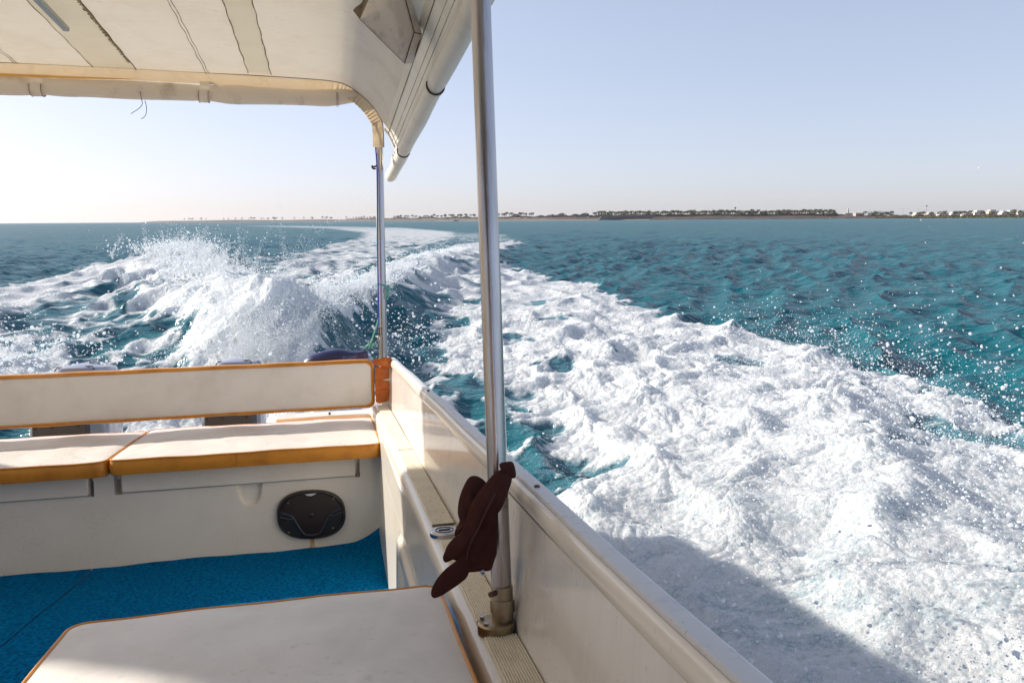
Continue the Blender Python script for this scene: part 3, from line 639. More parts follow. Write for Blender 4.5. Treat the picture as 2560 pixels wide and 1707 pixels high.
mb = MB(); mb.dome([(-.105 + (x + .105) * .90, 3.283, -.9 + (z + .9) * .90) for x, z in out], (-.105, 3.283, -.9), .007, 12, both=False, prof=lambda t: 1 - t * t); mb.build('grille', M['mesh'], sp_o)
for sx in (1, -1):
    def fx(x): return -.105 + sx * x
    mb = MB(); mb.tube([(fx(.125), 3.281, -.880), (fx(.085), 3.275, -.893), (fx(.072), 3.274, -.906), (fx(.048), 3.273, -.955), (fx(.030), 3.273, -.979), (fx(.0), 3.273, -.985)], .0042, 8)
    mb.tube([(fx(.078), 3.275, -.910), (fx(.105), 3.277, -.905), (fx(.130), 3.281, -.898)], .0035, 8); mb.build('rib', M['cowl_dark'], sp_o)
    mb = MB(); poly = [(fx(.070), -.925), (fx(.128), -.912), (fx(.108), -.955), (fx(.070), -.985), (fx(.046), -.978)]
    mb.prism(poly, lambda x, z: (x, 3.2765, z), lambda x, z: (x, 3.281, z)); mb.build('vent', M['black'], sp_o)
for x, z in ((-.198, -.838), (-.012, -.835), (-.200, -.965), (-.018, -.962)):
    MB().tube([(x, 3.277, z), (x, 3.2735, z)], .0042, 10).build('screw', M['brass'], sp_o)
mb = MB(); mb.prism([(-.129, -.8075), (-.081, -.8065), (-.092, -.8135), (-.105, -.817), (-.118, -.8145)], lambda x, z: (x, 3.2745, z), lambda x, z: (x, 3.2775, z)); mb.build('emblem', mat('pale_badge', (.6, .62, .66), .3), sp_o)
mb = MB(); mb.dome([(-.105 + .012 * math.cos(k * .524), 3.277, -.9 + .012 * math.sin(k * .524)) for k in range(12)], (-.105, 3.277, -.9), .006, 4, both=False); mb.build('tweeter', M['black'], sp_o)
mb = MB(); st = [(-.115, -1.000), (-.098, -1.000), (-.0985, -1.02), (-.096, -1.040), (-.084, -1.050), (-.128, -1.050), (-.116, -1.040), (-.1145, -1.02)]
mb.prism(st, lambda x, z: (x, 3.2992, z), lambda x, z: (x, 3.302, z)); mb.build('rust_streak', M['rust'], sp_o)

# canopy poles
def pole(p0, p1, r, m, name, par=boat):
    a, b = Vector(p0), Vector(p1); n_ = 12
    return MB().tube([a.lerp(b, k / n_) for k in range(n_ + 1)], r, 28).build(name, m, par)
P1a, P1b = (.249, 1.145, -.50), (.252, 1.235, .72)
po = pole(P1a, P1b, .0162, M['steel'], 'front_canopy_pole'); OFF[po.name] = OFF0
mb = MB(); mb.tube([(.249, 1.143, -.515), (.249, 1.145, -.452)], .0172, 28); mb.tube([(.2489, 1.143, -.492), (.249, 1.144, -.472)], .0195, 28); mb.build('pole_socket', M['steel_old'], po)
mb = MB(); mb.tube([(.238, 1.140, -.524), (.238, 1.140, -.508), (.238, 1.140, -.505)], [.030, .030, .027], 32); mb.build('base_flange', M['steel_old'], po)
for a in (-2.5, .1, 2.6):
    MB().tube([(.238 + .024 * math.cos(a), 1.14 + .024 * math.sin(a), -.506), (.238 + .024 * math.cos(a), 1.14 + .024 * math.sin(a), -.501)], .0038, 8).build('flange_screw', M['steel'], po)
MB().tube([(.236, 1.133, -.458), (.226, 1.128, -.458)], .0042, 10).build('set_screw', M['patina'], po)
po2 = pole((.2525, 3.83, -.30), (.262, 3.83, .76), .0205, M['steel'], 'rear_canopy_pole'); OFF[po2.name] = OFF0
MB().tube([(.2585, 3.835, .765), (.2615, 3.835, .93)], [.0245, .027], 24).build('canvas_sleeve', M['canvas_hem'], po2)
MB().box(.2485, .2565, 3.790, 3.812, .715, .735, .001).build('canvas_clip', M['canvas_hem'], po2)
# screws in the gunwale cap
for x, y in ((.300, 2.43), (.303, 1.12)):
    part(MB().tube([(x, y, -.2955), (x, y, -.290)], [.0055, .004], 12), 'cap_screw', M['patina'])
# fuel filler in the side deck
fl = part(MB().tube([(.232, 1.655, -.524), (.232, 1.655, -.516), (.232, 1.655, -.5125)], [.033, .033, .029], 32), 'filler_cap', M['steel']); OFF[fl.name] = OFF0
MB().tube([(.232 + .0195 * math.cos(k * .2618), 1.655 + .0195 * math.sin(k * .2618), -.5122) for k in range(24)], .0012, 6, closed=True).build('ring', M['patina'], fl)
MB().box(.219, .245, 1.6525, 1.6575, -.5135, -.5105, .0008).build('slot', M['black'], fl)

# ------------------------------------------------------------------ canopy
CY = 3.75
can = MB()
cross = [(-2.30, .84), (-2.28, .87), (-2.22, .93), (-2.13, 1.0), (-2.02, 1.042), (-1.5, 1.058), (-.98, 1.062), (-.5, 1.056), (-.1, 1.050), (.057, 1.042), (.115, 1.026), (.158, 1.001), (.203, .965), (.242, .921), (.266, .882), (.290, .845), (.310, .818)]
cs = spline([(x, 0, z) for x, z in cross], 4)
def roofz(x):
    return float(np.interp(x, [c.x for c in cs], [c.z for c in cs]))
def roof(u, v):
    c = cs[int(round(v * (len(cs) - 1)))]; y = CY - u * 3.2
    z = c.z + .004 * math.sin(y * 7 + c.x * 3) * min(1, max(0, (.2 - c.x)) * 3) + .006 * math.sin(u * 3.1 * 2)
    return (c.x, y, z)
can.grid(roof, 70, len(cs) - 1)
co = part(can, 'canopy', M['canvas'], ang=180); OFF[co.name] = OFF0
def stripe(x0, x1, y0, y1, m, name, dz=-.004, taper=0):
    mb = MB(); mb.grid(lambda u, v: (x0 + (x1 - x0) * v + .0015 * math.sin(u * 19), y0 + (y1 - y0) * u, roofz(x0 + (x1 - x0) * v) + dz + .006 * math.sin((CY - (y0 + (y1 - y0) * u)) / 3.2 * 6.2)), 40, 4)
    return mb.build(name, m, co)
stripe(-.983, -.807, 2.2, 3.742, M['canvas_band'], 'reinforcing_band')
stripe(-.327, -.227, 2.2, 3.70, M['canvas_band'], 'reinforcing_band')
stripe(-1.64, -1.46, 2.6, 3.74, M['canvas_band'], 'reinforcing_band')
def seam(x, y0, y1, r=.0016, name='seam', m='stitch', dz=-.0065, wob=.0018):
    n_ = 46
    MB().tube([(x + wob * math.sin(k * 1.1 + x * 50) + .0016 * random.random(), y0 + (y1 - y0) * k / n_, roofz(x) + dz + .006 * math.sin((CY - (y0 + (y1 - y0) * k / n_)) / 3.2 * 6.2)) for k in range(n_ + 1)],
              [r * .72 * (.7 + .6 * random.random()) for k in range(n_ + 1)], 6).build(name, M[m], co)
seam(-.983, 2.2, 3.742, .0018); seam(-.806, 2.2, 3.748, .0024); seam(-.512, 2.2, 3.748); seam(-.500, 2.2, 3.748)
seam(-.327, 2.2, 3.70, .0024); seam(-.227, 2.2, 3.70, .0028); seam(-1.285, 2.6, 3.74); seam(-1.274, 2.6, 3.74)
mb = MB()
for k in range(150):
    y = 2.6 + 1.05 * k / 150; w = .004 + .009 * random.random()
    mb.box(-.806 - w - .003, -.8065, y, y + .006, roofz(-.8) - .0068 + .006 * math.sin((CY - y) / 3.2 * 6.2), roofz(-.8) - .0052 + .006 * math.sin((CY - y) / 3.2 * 6.2))
mb.build('glue_line', M['glue'], co)
# hem following the aft edge and its rounded corner
hp_ = [c for c in cs if c.x <= .275] ; hp_ = [Vector((c.x, 0, c.z)) for c in hp_] + [Vector((.279, 0, .85)), Vector((.281, 0, .80)), Vector((.281, 0, .74))]
def hem(u, v):
    i = u * (len(hp_) - 1); k = min(int(i), len(hp_) - 2); c = hp_[k].lerp(hp_[k + 1], i - k); t = (hp_[k + 1] - hp_[k]).normalized()
    n_ = Vector((t.z, 0, -t.x)); w = .052 * v
    if c.x < -1.5: w *= .8
    ruf = .004 * math.sin(u * 260) * v * (1 if c.x > .05 else .15)
    pp = c + n_ * w
    return (pp.x - .0, CY + ruf + .004 * math.sin(v * 3), pp.z)
mb = MB(); mb.grid(hem, 420, 5); mb.build('aft_hem', M['canvas_hem'], co, ang=180)
MB().tube([(h.x, CY - .003, h.z - .001) for h in hp_], .0018, 6).build('hem_stitch', M['stitch'], co)
# side seams and valance strips
ss = [(.292, .842), (.310, .816), (.322, .790), (.333, .760), (.343, .735), (.350, .716)]
def val(u, v):
    x, z = ss[int(round(v * 5))]; y = .6 + 3.24 * u; return (x + .0015 * math.sin(y * 11 + v * 2), y, z)
mb = MB(); mb.grid(val, 60, 5); mb.build('side_valance', M['roll_side'], co, ang=180)
for x, z in ((.3085, .8165), (.3255, .779), (.3345, .7545)):
    MB().tube([(x - .001, .6 + .08 * k, z) for k in range(41)], .0014 if x < .31 else .0009, 6).build('seam', M['stitch'] if x < .31 else M['glue'], co)
# brown cushion battens: aluminium strip on the band
part(MB().box(-.936, -.912, 2.5, 3.205, 1.030, 1.048, .003), 'roof_batten', M['alu'])
# yellow strip painting the gap of light above the rolled aft curtain
mb = MB(); mb.grid(lambda u, v: (-2.1 + 1.30 * u, CY - .016, roofz(-1.0) - .052 - .013 * v * math.sin(math.pi * u) ** .5), 30, 2); mb.build('gap_light_strip', M['glow'], co)

# unseen screen added on the far side to shade the floor; hard top and bulkhead forward of the cockpit
mb = MB(); mb.grid(lambda u, v: (-2.292 + .02 * math.sin(v * 3) + .006 * math.sin(u * 40), .3 + 3.62 * u, (.58 if .3 + 3.62 * u < 2.42 else .86) * (1 - v) - .32 * v), 140, 10); mb.build('added_shade_screen', M['canvas'], co, ang=180)  # lower forward stretch lets a sun patch onto the front cushion
part(MB().box(-2.34, .345, -1.7, .62, 1.07, 1.12, .02), 'hard_top', M['gel'])
part(MB().box(-2.2, -.55, -1.25, -1.2, -1.06, 1.06, .01), 'cabin_bulkhead', mat('cabin_brown', (.20, .12, .08), .5))
part(MB().box(.10, .27, -1.25, -1.2, -1.06, 1.06, .01), 'cabin_bulkhead', mat('cabin_brown', (.20, .12, .08), .5))

# rolled aft curtain
rc = thing('rolled_curtain', 'rolled grey canvas curtain strapped under the canopy aft edge', 'curtain', (-.9, 3.78, .955))
mb = MB(); pts = []; rs = []
for k in range(121):
    x = -2.15 + 2.36 * k / 120; sagg = .004 * math.sin(x * 5.2) ; rr = .0405 + .002 * math.sin(x * 13)
    for sx in (-1.21, -.515): rr -= .005 * math.exp(-((x - sx) / .05) ** 2); rr += .003 * math.exp(-((x - sx - .11) / .06) ** 2)
    if x > .02: rr = .0405 * math.sqrt(max(.12, 1 - ((x - .02) / .20) ** 2))
    pts.append((x, CY + .03, .973 + sagg * .4 + (.006 if x > .02 else 0) * (x - .02) * 20)); rs.append(rr)
mb.tube(pts, rs, 26); mb.build('curtain_roll', M['roll'], rc)
for sx, w in ((-1.235, .045), (-.545, .040)):
    mb = MB()
    def strap(u, v):
        a = u * 2 * math.pi; return (sx + w * v + .006 * math.sin(a), CY + .03 + .0435 * math.cos(a), .973 + .0435 * math.sin(a) + (.010 if math.sin(a) > .5 else 0))
    mb.grid(strap, 30, 3); st_o = mb.build('strap', M['roll'], rc)
    for xx in (sx, sx + w):
        MB().tube([(xx + .006 * math.sin(a * .21), CY + .03 + .0445 * math.cos(a * .21), .973 + .0445 * math.sin(a * .21)) for a in range(15, 31)], .0011, 5).build('stitching', M['stitch'], rc)
for xx in (.066, .072):
    MB().tube([(xx, CY + .03 + .0412 * math.cos(a * .21), .974 + .0412 * math.sin(a * .21)) for a in range(13, 31)], .0010, 5).build('stitching', M['stitch'], rc)
sg = thing('string', 'two thin purple string ends dangling under the aft curtain', 'string', (-.79, 3.75, .96))
for P in ([(-.795, 3.745, .99), (-.792, 3.742, .955), (-.789, 3.742, .92)], [(-.79, 3.745, .925), (-.787, 3.745, .905), (-.80, 3.745, .885), (-.832, 3.745, .862), (-.836, 3.745, .858)], [(-.776, 3.745, .918), (-.771, 3.745, .895), (-.772, 3.745, .868), (-.780, 3.745, .848), (-.795, 3.745, .838)]):
    MB().tube(spline(P, 6), .0014, 6).build('strand', M['string'], sg)

# rolled side curtain with cord ties
sc_ = thing('rolled_curtain', 'white rolled side curtain tied with dark cords beside the front pole', 'curtain', (.355, 2.5, .69))
pts = []; rs = []
for k in range(161):
    y = .5 + 3.86 * k / 160; rr = .0305 + .0012 * math.sin(y * 9) + .0035 * (1 - sstep(1.4, 2.4, np.array(y)))
    for ty in (2.47, 3.56): rr -= .0045 * math.exp(-((y - ty) / .03) ** 2)
    if y > 4.27: rr *= math.sqrt(max(.03, 1 - ((y - 4.27) / .095) ** 2))
    pts.append((.3555 + .001 * math.sin(y * 4), y, .688 + .002 * math.sin(y * 6))); rs.append(float(rr))
MB().tube(pts, rs, 30).build('curtain_roll', M['roll_side'], sc_)
MB().tube([(.338, .5 + 3.5 * k / 60, .712) for k in range(61)], [.013] * 57 + [.0125, .011, .009, .004], 14).build('inner_fold', M['roll_side'], sc_)
for ty in (2.47, 3.56):
    def ring(rr, a): return (.3555 + rr * math.cos(a), ty + .004 * math.cos(a), .688 + rr * math.sin(a))
    MB().tube([ring(.0292, a * .2 - 3.5) for a in range(0, 22)] + [(.397, ty - .004, .716), (.402, ty - .01, .722)], .0030, 7).build('cord_tie', M['cord'], sc_)
    mb = MB(); mb.grid(lambda u, v: (.3555 + (.0296 + .0012 * math.sin(v * 3.1)) * math.cos(u * 6.283), ty + .012 + .034 * v, .688 + (.0296 + .0012 * math.sin(v * 3.1)) * math.sin(u * 6.283)), 28, 3); mb.build('loop_band', M['roll_side'], sc_)

# folded canvas pouch hanging under the roof corner
pc = thing('canvas_pouch', 'grey white folded canvas pouch with piped edges hung below the roof', 'pouch', (.2, 2.3, .9))
A = dict(l=(.094, 2.28, .838), l2=(.112, 2.26, .806), t=(.237, 2.27, .691), t2=(.268, 2.33, .712), r=(.300, 2.36, .808), ru=(.282, 2.40, .93), m=(.268, 2.27, .782), mu=(.222, 2.25, .95), lu=(.180, 2.27, .955), c=(.208, 2.235, .80), bk=(.21, 2.42, .86), b2=(.12, 2.40, .90))
def sheet(pts, m, name, c=None, lift=.008, n_=(0, -1, 0)):
    o_ = spline([A[p] if isinstance(p, str) else p for p in pts], 4, True) if False else []
    P = [Vector(A[p]) for p in pts]
    for i in range(len(P)):
        for k in range(6): o_.append(P[i].lerp(P[(i + 1) % len(P)], k / 6))
    cc = sum(P, Vector()) / len(P)
    MB().dome(o_, cc, lift, 8, nrm=n_, both=False, prof=lambda t: 1 - t * t, fold=lambda p, t: .009 * math.sin(p.x * 70 + p.z * 45 + 1) * (1 - t * t)).build(name, m, pc)
poc = M['roll_side']; pdk = mat('pouch_shade_grey', (.74, .68, .62), .55, var=(.34, .28, .20), vscale=12, vlo=.5, vhi=.8, bump=.002, bscale=20)
pdd = mat('pouch_dark_edge', (.22, .17, .11), .7, var=(.10, .075, .05), vscale=14, bump=.002, bscale=30)  # dark mottled brown for the left edge
sheet(['l2', 't', 'm', 'mu', 'lu'], pdk, 'front_panel', lift=.030)
sheet(['t', 't2', 'r', 'm'], pdk, 'end_panel', n_=(.7, -.7, 0), lift=.004)
sheet(['m', 'r', 'ru', 'mu'], pdk, 'side_panel', n_=(.7, -.7, 0), lift=.003)
sheet(['l', 'l2', 'lu', 'b2'], pdd, 'edge_binding', lift=.004)
sheet(['t', 't2', 'r', 'ru', 'bk', 'b2', 'l'], pdk, 'back_panel', n_=(0, 1, 0), lift=.01)
for a, b in (('t', 'm'), ('m', 'mu'), ('t2', 'r'), ('r', 'ru'), ('m', 'r'), ('l2', 't')):
    MB().tube([Vector(A[a]).lerp(Vector(A[b]), k / 6) + Vector((0, -.003, 0)) for k in range(7)], .0015 if (a, b) != ('l2', 't') else .0007, 6).build('piping', M['stitch'], pc)

# ------------------------------------------------------------------ cushions
def outline(x0, x1, y0, y1, r, n=7, wob=.0):
    o_ = []
    r4 = r if hasattr(r, '__len__') else [r] * 4
    for (cx, cy, a0, rr) in ((x1, y1, 0, r4[0]), (x0, y1, 90, r4[1]), (x0, y0, 180, r4[2]), (x1, y0, 270, r4[3])):
        sx = -1 if cx == x1 else 1; sy = -1 if cy == y1 else 1
        for k in range(n + 1):
            a = rad(a0 + 90 * k / n); o_.append((cx + sx * rr + rr * math.cos(a), cy + sy * rr + rr * math.sin(a)))
    d = []
    for i in range(len(o_)):
        a, b = Vector(o_[i]), Vector(o_[(i + 1) % len(o_)]); L_ = (b - a).length; m_ = max(1, int(L_ / .025))
        for k in range(m_): d.append(a.lerp(b, k / m_))
    return [(p.x + wob * math.sin(p.y * 21 + p.x * 3), p.y + wob * math.sin(p.x * 17 + 1)) for p in d]
def cushion(name, label, x0, x1, y0, y1, z0, z1, r, crown=.010, wob=.0008, pr=.0042, bevel=.010, cat='cushion', joint=None):
    t = thing(name, label, cat, ((x0 + x1) / 2, (y0 + y1) / 2, z0))
    o_ = outline(x0, x1, y0, y1, r, wob=wob); c = ((x0 + x1) / 2, (y0 + y1) / 2)
    wz = lambda x, y: .0012 * math.sin(x * 11 + y * 7) + .0008 * math.sin(x * 29 + 2)
    # top panel as a dense crowned sheet
    mb = MB(); n = len(o_); R_ = 26; ins = lambda p, k: (c[0] + (p[0] - c[0]) * k, c[1] + (p[1] - c[1]) * k)
    vs = []; W_, D_ = x1 - x0, y1 - y0
    def inset(p, d):
        sx = max(0, 1 - 2 * d / W_); sy = max(0, 1 - 2 * d / D_); return (c[0] + (p[0] - c[0]) * sx, c[1] + (p[1] - c[1]) * sy)
    dmax = min(W_, D_) / 2 * .98
    for i in range(R_ + 1):
        d = dmax * (i / R_) ** 1.5
        for p in o_:
            x, y = inset(p, d); h = crown * (1 - math.exp(-d / .035)) + wz(x, y)
            h += (.0025 * float(gnoise(np.array([x * 6.]), np.array([y * 9.]))[0]) - .0022 * max(0, 1 - abs(float(gnoise(np.array([x * 5. + 4]), np.array([y * 3.]))[0])) * 9)) * min(1, d / .03)
            vs.append((x, y, z1 + h))
    fs = [(i * n + k, i * n + (k + 1) % n, (i + 1) * n + (k + 1) % n, (i + 1) * n + k) for i in range(R_) for k in range(n)]
    fs.append(tuple(R_ * n + k for k in range(n))[::-1])
    mb.add(vs, fs); mb.build('top_panel', M['vinyl'], t, ang=180)
    mb = MB(); vs = []
    for s_ in range(5):
        v = s_ / 4; bul = .006 * math.sin(math.pi * v)
        for p in o_:
            dx, dy = p[0] - c[0], p[1] - c[1]; L_ = math.hypot(dx / W_, dy / D_) + 1e-9
            vs.append((p[0] + bul * np.sign(dx) * min(1, abs(dx) / W_ * 2) ** 4, p[1] + bul * np.sign(dy) * min(1, abs(dy) / D_ * 2) ** 4, z1 - (z1 - z0) * v + wz(*p) * (1 - v)))
    fs = [(i * n + k, i * n + (k + 1) % n, (i + 1) * n + (k + 1) % n, (i + 1) * n + k) for i in range(4) for k in range(n)]
    fs.append(tuple(4 * n + k for k in range(n)))
    mb.add(vs, fs); mb.build('side_band', M['orange'], t, ang=60)
    MB().tube([(p[0], p[1], z1 + wz(*p) - .001) for p in o_], pr, 8, closed=True).build('piping', M['orange'] if pr > .0035 else M['pipe'], t)
    if joint is not None:
        MB().tube([(joint, y0 - .0050, z0 + .004), (joint + .001, y0 - .0075, (z0 + z1) / 2), (joint, y0 - .0035, z1 - .004)], .0011, 6).build('band_seam', M['pipe'], t)
    return t
cushion('seat_cushion', 'long white seat cushion with ochre sides under the backrest, right of the split', -.858, .186, 3.205, 3.95, -.658, -.600, [.03, .04, .035, .03], joint=-.385)
cushion('seat_cushion', 'white seat cushion with ochre sides cut by the left frame edge', -2.05, -.872, 3.205, 3.93, -.662, -.603, [.03, .04, .05, .04], joint=-1.9)
cushion('seat_cushion', 'large white cushion with thin brown piping in the foreground', -.424, .172, -.10, 1.335, -.565, -.512, [.03, .028, .04, .03], crown=.010, pr=.0038)
lk = part(MB().box(-.41, .165, -.2, 1.32, -1.07, -.567, .004), 'seat_locker', M['gel'])

# backrest
bk = thing('backrest', 'long white backrest pad with ochre border above the stern bench', 'backrest', (-.9, 3.82, -.42))
o_ = [(p[0], p[1]) for p in outline(-2.1, .204, -.532, -.292, .035)]
o_ = [(x, z + .007 * min(0, x) * .9) for x, z in o_]
n = len(o_); cz = -.414
rings = [(0, 3.825, 1), (.010, 3.818, 1), (.019, 3.815, 1)]
mb = MB(); vs = []
def ins2(p, d): sx = 1 - 2 * d / 2.3; sz_ = 1 - 2 * d / .24; return (-.948 + (p[0] + .948) * sx, cz + (p[1] - cz) * sz_)
lay = [(0, 3.880), (-.001, 3.85), (0, 3.826), (.004, 3.821), (.0135, 3.819)]
for d, y in lay:
    for p in o_: x, z = ins2(p, d); vs.append((x, y + .002 * math.sin(x * 9), z + .0012 * math.sin(x * 21)))
fs = [(i * n + k, i * n + (k + 1) % n, (i + 1) * n + (k + 1) % n, (i + 1) * n + k) for i in range(len(lay) - 1) for k in range(n)] + [tuple(range(n))]
mb.add(vs, fs); mb.build('border', M['orange'], bk, ang=60)
mb = MB(); vs = []
for i in range(15):
    d = .0125 + .10 * (i / 14) ** 1.4
    for p in o_: x, z = ins2(p, d); vs.append((x, 3.819 - .010 * (1 - math.exp(-(d - .0125) / .02)) + .002 * math.sin(x * 9) + .0015 * math.sin(x * 7 + z * 30), z + .0012 * math.sin(x * 21)))
fs = [(i * n + k, i * n + (k + 1) % n, (i + 1) * n + (k + 1) % n, (i + 1) * n + k) for i in range(14) for k in range(n)] + [tuple(14 * n + k for k in range(n))]
mb.add(vs, fs); mb.build('front_panel', M['vinyl_back'], bk, ang=180)
MB().tube([(ins2(p, .0125)[0], 3.8165 + .002 * math.sin(p[0] * 9), ins2(p, .0125)[1]) for p in o_], .0036, 8, closed=True).build('piping', M['orange'], bk)
# torn ochre wrap between pad and corner post
tw = MB()
tw.dome([(.196, 3.80, -.290), (.240, 3.795, -.284), (.290, 3.79, -.279), (.2895, 3.79, -.300), (.284, 3.788, -.335), (.262, 3.788, -.330), (.225, 3.79, -.322), (.205, 3.80, -.318)], (.245, 3.788, -.305), .006, 6, both=True)
for z0, z1, xr in ((-.330, -.392, .279), (-.398, -.445, .277), (-.440, -.502, .283)):
    pts = [(.207, 3.806, z0), (.240, 3.800, z0 + .004), (xr - .003, 3.795, z0), (xr, 3.795, (z0 + z1) / 2 + .01), (xr - .004, 3.795, z1 + .006), (.250, 3.796, z1), (.225, 3.80, z1 - .008), (.207, 3.806, z1)]
    tw.dome(pts, (.243, 3.795, (z0 + z1) / 2), .004, 6, both=True)
tw.build('torn_wrap', M['torn'], bk, ang=70)

# ------------------------------------------------------------------ carpet
ca = MB()
def carp(x0, x1, wedge):
    def f(u, v):
        y = .3 + 3.0 * v; e0 = float(np.interp(y, [0.3, 2.6, 2.85, 3.1, 3.3], [-1.03, -1.03, -1.005, -.975, -.962])); 
        xa, xb = (x0, e0 - .002) if wedge else (e0 + .0025, x1)
        x = xa + (xb - xa) * u
        z = -1.050 + .003 * math.sin(x * 9 + y * 4)
        if not wedge: z += .050 * max(0, (x - .06) / .12) ** 2 * max(0, (y - 2.7) / .6) ** 2 + .012 * max(0, (y - 3.27) / .03) ** 2 * float(sstep(.03, .15, np.array(x)))
        z += .006 * max(0, (y - 3.24) / .06)
        y2 = y if v < .999 else 3.296 + .004 * math.sin(x * 31) * 1.0
        return (x, min(y2, 3.298), z)
    return f
cp = thing('carpet', 'bright blue looped carpet with a dark crack on the cockpit floor', 'carpet', (-.5, 2.5, -1.05))
MB().grid(carp(0, .176, False), 90, 160).build('carpet_piece', M['carpet'], cp, ang=180)
MB().grid(carp(-2.1, 0, True), 60, 160).build('carpet_piece', M['carpet'], cp, ang=180)

# ------------------------------------------------------------------ ropes, fender, shackle
rp = thing('blue_cord', 'taut blue cord running down the left side of the rear pole', 'cord', (.235, 3.8, .2))
MB().tube(spline([(.238, 3.76, .86), (.243, 3.775, .74), (.247, 3.785, .60), (.237, 3.79, .20), (.2335, 3.80, -.125)], 6), .0034, 8).build('cord', M['blue'], rp)
mb = MB(); mb.tube(spline([(.243, 3.775, .655), (.232, 3.765, .648), (.222, 3.77, .652), (.228, 3.77, .640), (.24, 3.775, .642)], 5), .004, 6); mb.build('knot', M['cord'], rp)
sh = thing('turnbuckle', 'small tarnished steel turnbuckle and shackle at the foot of the rear pole', 'shackle', (.233, 3.8, -.2))
mb = MB(); mb.tube([(.2335, 3.80, -.13), (.2345, 3.80, -.15), (.236, 3.80, -.172)], [.006, .004, .0045], 8); mb.build('swivel', M['patina'], sh)
MB().tube([(.233 + .0075 * math.cos(a * .4), 3.80, -.184 + .009 * math.sin(a * .4)) for a in range(16)], .0026, 7, closed=True).build('ring', M['steel_old'], sh)
MB().tube([(.2335, 3.80, -.195), (.234, 3.80, -.235), (.234, 3.80, -.295)], [.003, .0035, .0055], 8).build('hook', M['steel_old'], sh)
fd = thing('fender', 'dark navy inflated fender with knotted green rope beyond the backrest', 'fender', (.05, 4.12, -.3))
prof = [(-.17, .0), (-.165, .028), (-.14, .050), (-.10, .063), (-.04, .068), (.02, .066), (.06, .055), (.09, .040), (.12, .031), (.15, .028), (.172, .031), (.178, .026), (.180, 0)]
def fen(u, v):
    t, r_ = prof[int(round(v * (len(prof) - 1)))]; a = u * 2 * math.pi
    rr = r_ * (1 + (.09 * math.sin(a * 5) if t > .07 else 0)); ax = Vector((.975, 0, .17)).normalized(); nz = Vector((-.17, 0, .975)).normalized()
    c_ = Vector((.015, 4.14, -.318)) + ax * t * 1.0; return c_ + nz * rr * math.cos(a) + Vector((0, 1, 0)) * rr * math.sin(a)
MB().grid(fen, 30, len(prof) - 1).build('fender_body', M['navy'], fd, ang=180)
gr = thing('green_rope', 'frayed pale green rope tied round the rear pole down to the fender', 'rope', (.25, 3.85, 0))
MB().tube(spline([(.247, 3.86, -.04), (.243, 3.95, -.09), (.224, 4.04, -.165), (.205, 4.10, -.222), (.180, 4.14, -.245), (.165, 4.15, -.268)], 6), .0042, 8).build('rope_length', M['green'], gr)
mb = MB()
for k in range(26):
    p = Vector((.207, 4.10, -.226)); d = Vector((random.gauss(.004, .007), random.gauss(0, .006), random.gauss(-.004, .007)))
    mb.tube([p + Vector((random.gauss(0, .003), 0, random.gauss(0, .003))), p + d * .9, p + d * 1.9], [.0028, .0022, .0008], 5)
mb.build('frayed_knot', M['green'], gr)
MB().tube([(.2565 + .0235 * math.cos(a * .5), 3.83 + .0235 * math.sin(a * .5), .066 + .0013 * a - .010 * math.cos(a * .5)) for a in range(14)], .0046, 8, closed=False).build('rope_turn', M['green'], gr)
MB().tube(spline([(.279, 3.81, .065), (.287, 3.80, .052), (.283, 3.80, .035), (.275, 3.80, .045), (.281, 3.80, .062), (.283, 3.80, .03), (.279, 3.80, .008)], 5), .0046, 7).build('rope_knot', M['green'], gr)

# ------------------------------------------------------------------ the cap hanging on the front pole
hc = thing('baseball_cap', 'dark maroon cotton cap hooked over the gunwale on the front pole', 'cap', (.2, 1.1, -.33))
def dens(P, k=6):
    return [tuple(v) for v in spline(P, k, True)]
YH = 1.105
# inner, rear lobe of the crown
l1 = [(.178, YH, -.335), (.1755, YH, -.318), (.1785, YH, -.296), (.188, YH, -.274), (.1975, YH, -.2645), (.2115, YH, -.268), (.222, YH, -.283), (.222, YH, -.32), (.21, YH, -.36), (.19, YH, -.37), (.17, YH, -.352)]
mb = MB(); mb.dome(dens(l1), (.198, YH, -.315), .018, 14, fold=lambda p, t: .0035 * math.sin(p.x * 260 + p.z * 120) * (1 - t)); mb.build('crown_back', M['hat'], hc, ang=180)
# main draped crown
l2 = [(.2535, YH, -.262), (.249, YH, -.276), (.2437, YH, -.292), (.230, YH, -.308), (.2285, YH, -.33), (.2285, YH, -.352), (.2275, YH, -.375), (.2225, YH, -.390), (.2175, YH, -.4005), (.203, YH, -.4005), (.1828, YH, -.399), (.176, YH, -.385), (.152, YH, -.374), (.152, YH, -.362), (.160, YH, -.352), (.177, YH, -.338), (.188, YH, -.305), (.20, YH, -.285), (.215, YH, -.268), (.230, YH, -.2545), (.243, YH, -.252)]
YC = YH - .028
l2 = [(x, YC, z) for x, y, z in l2]
mb = MB(); mb.dome(dens(l2, 5), (.208, YC, -.335), .020, 18, fold=lambda p, t: (.0045 * (abs(math.sin((p.x * .85 - p.z * .5) * 150)) - .5) + .004 * float(gnoise(np.array([p.x * 60]), np.array([p.z * 45]))[0])) * (1 - t ** 4)); mb.build('crown', M['hat'], hc, ang=180)
# panel seam
MB().tube(spline([(.232, YC - .010, -.272), (.212, YC - .021, -.300), (.196, YC - .0225, -.33), (.182, YC - .018, -.36), (.180, YC - .008, -.397)], 6), .0012, 6).build('crown_seam', mat('cap_seam', (.070, .030, .026), .9), hc)
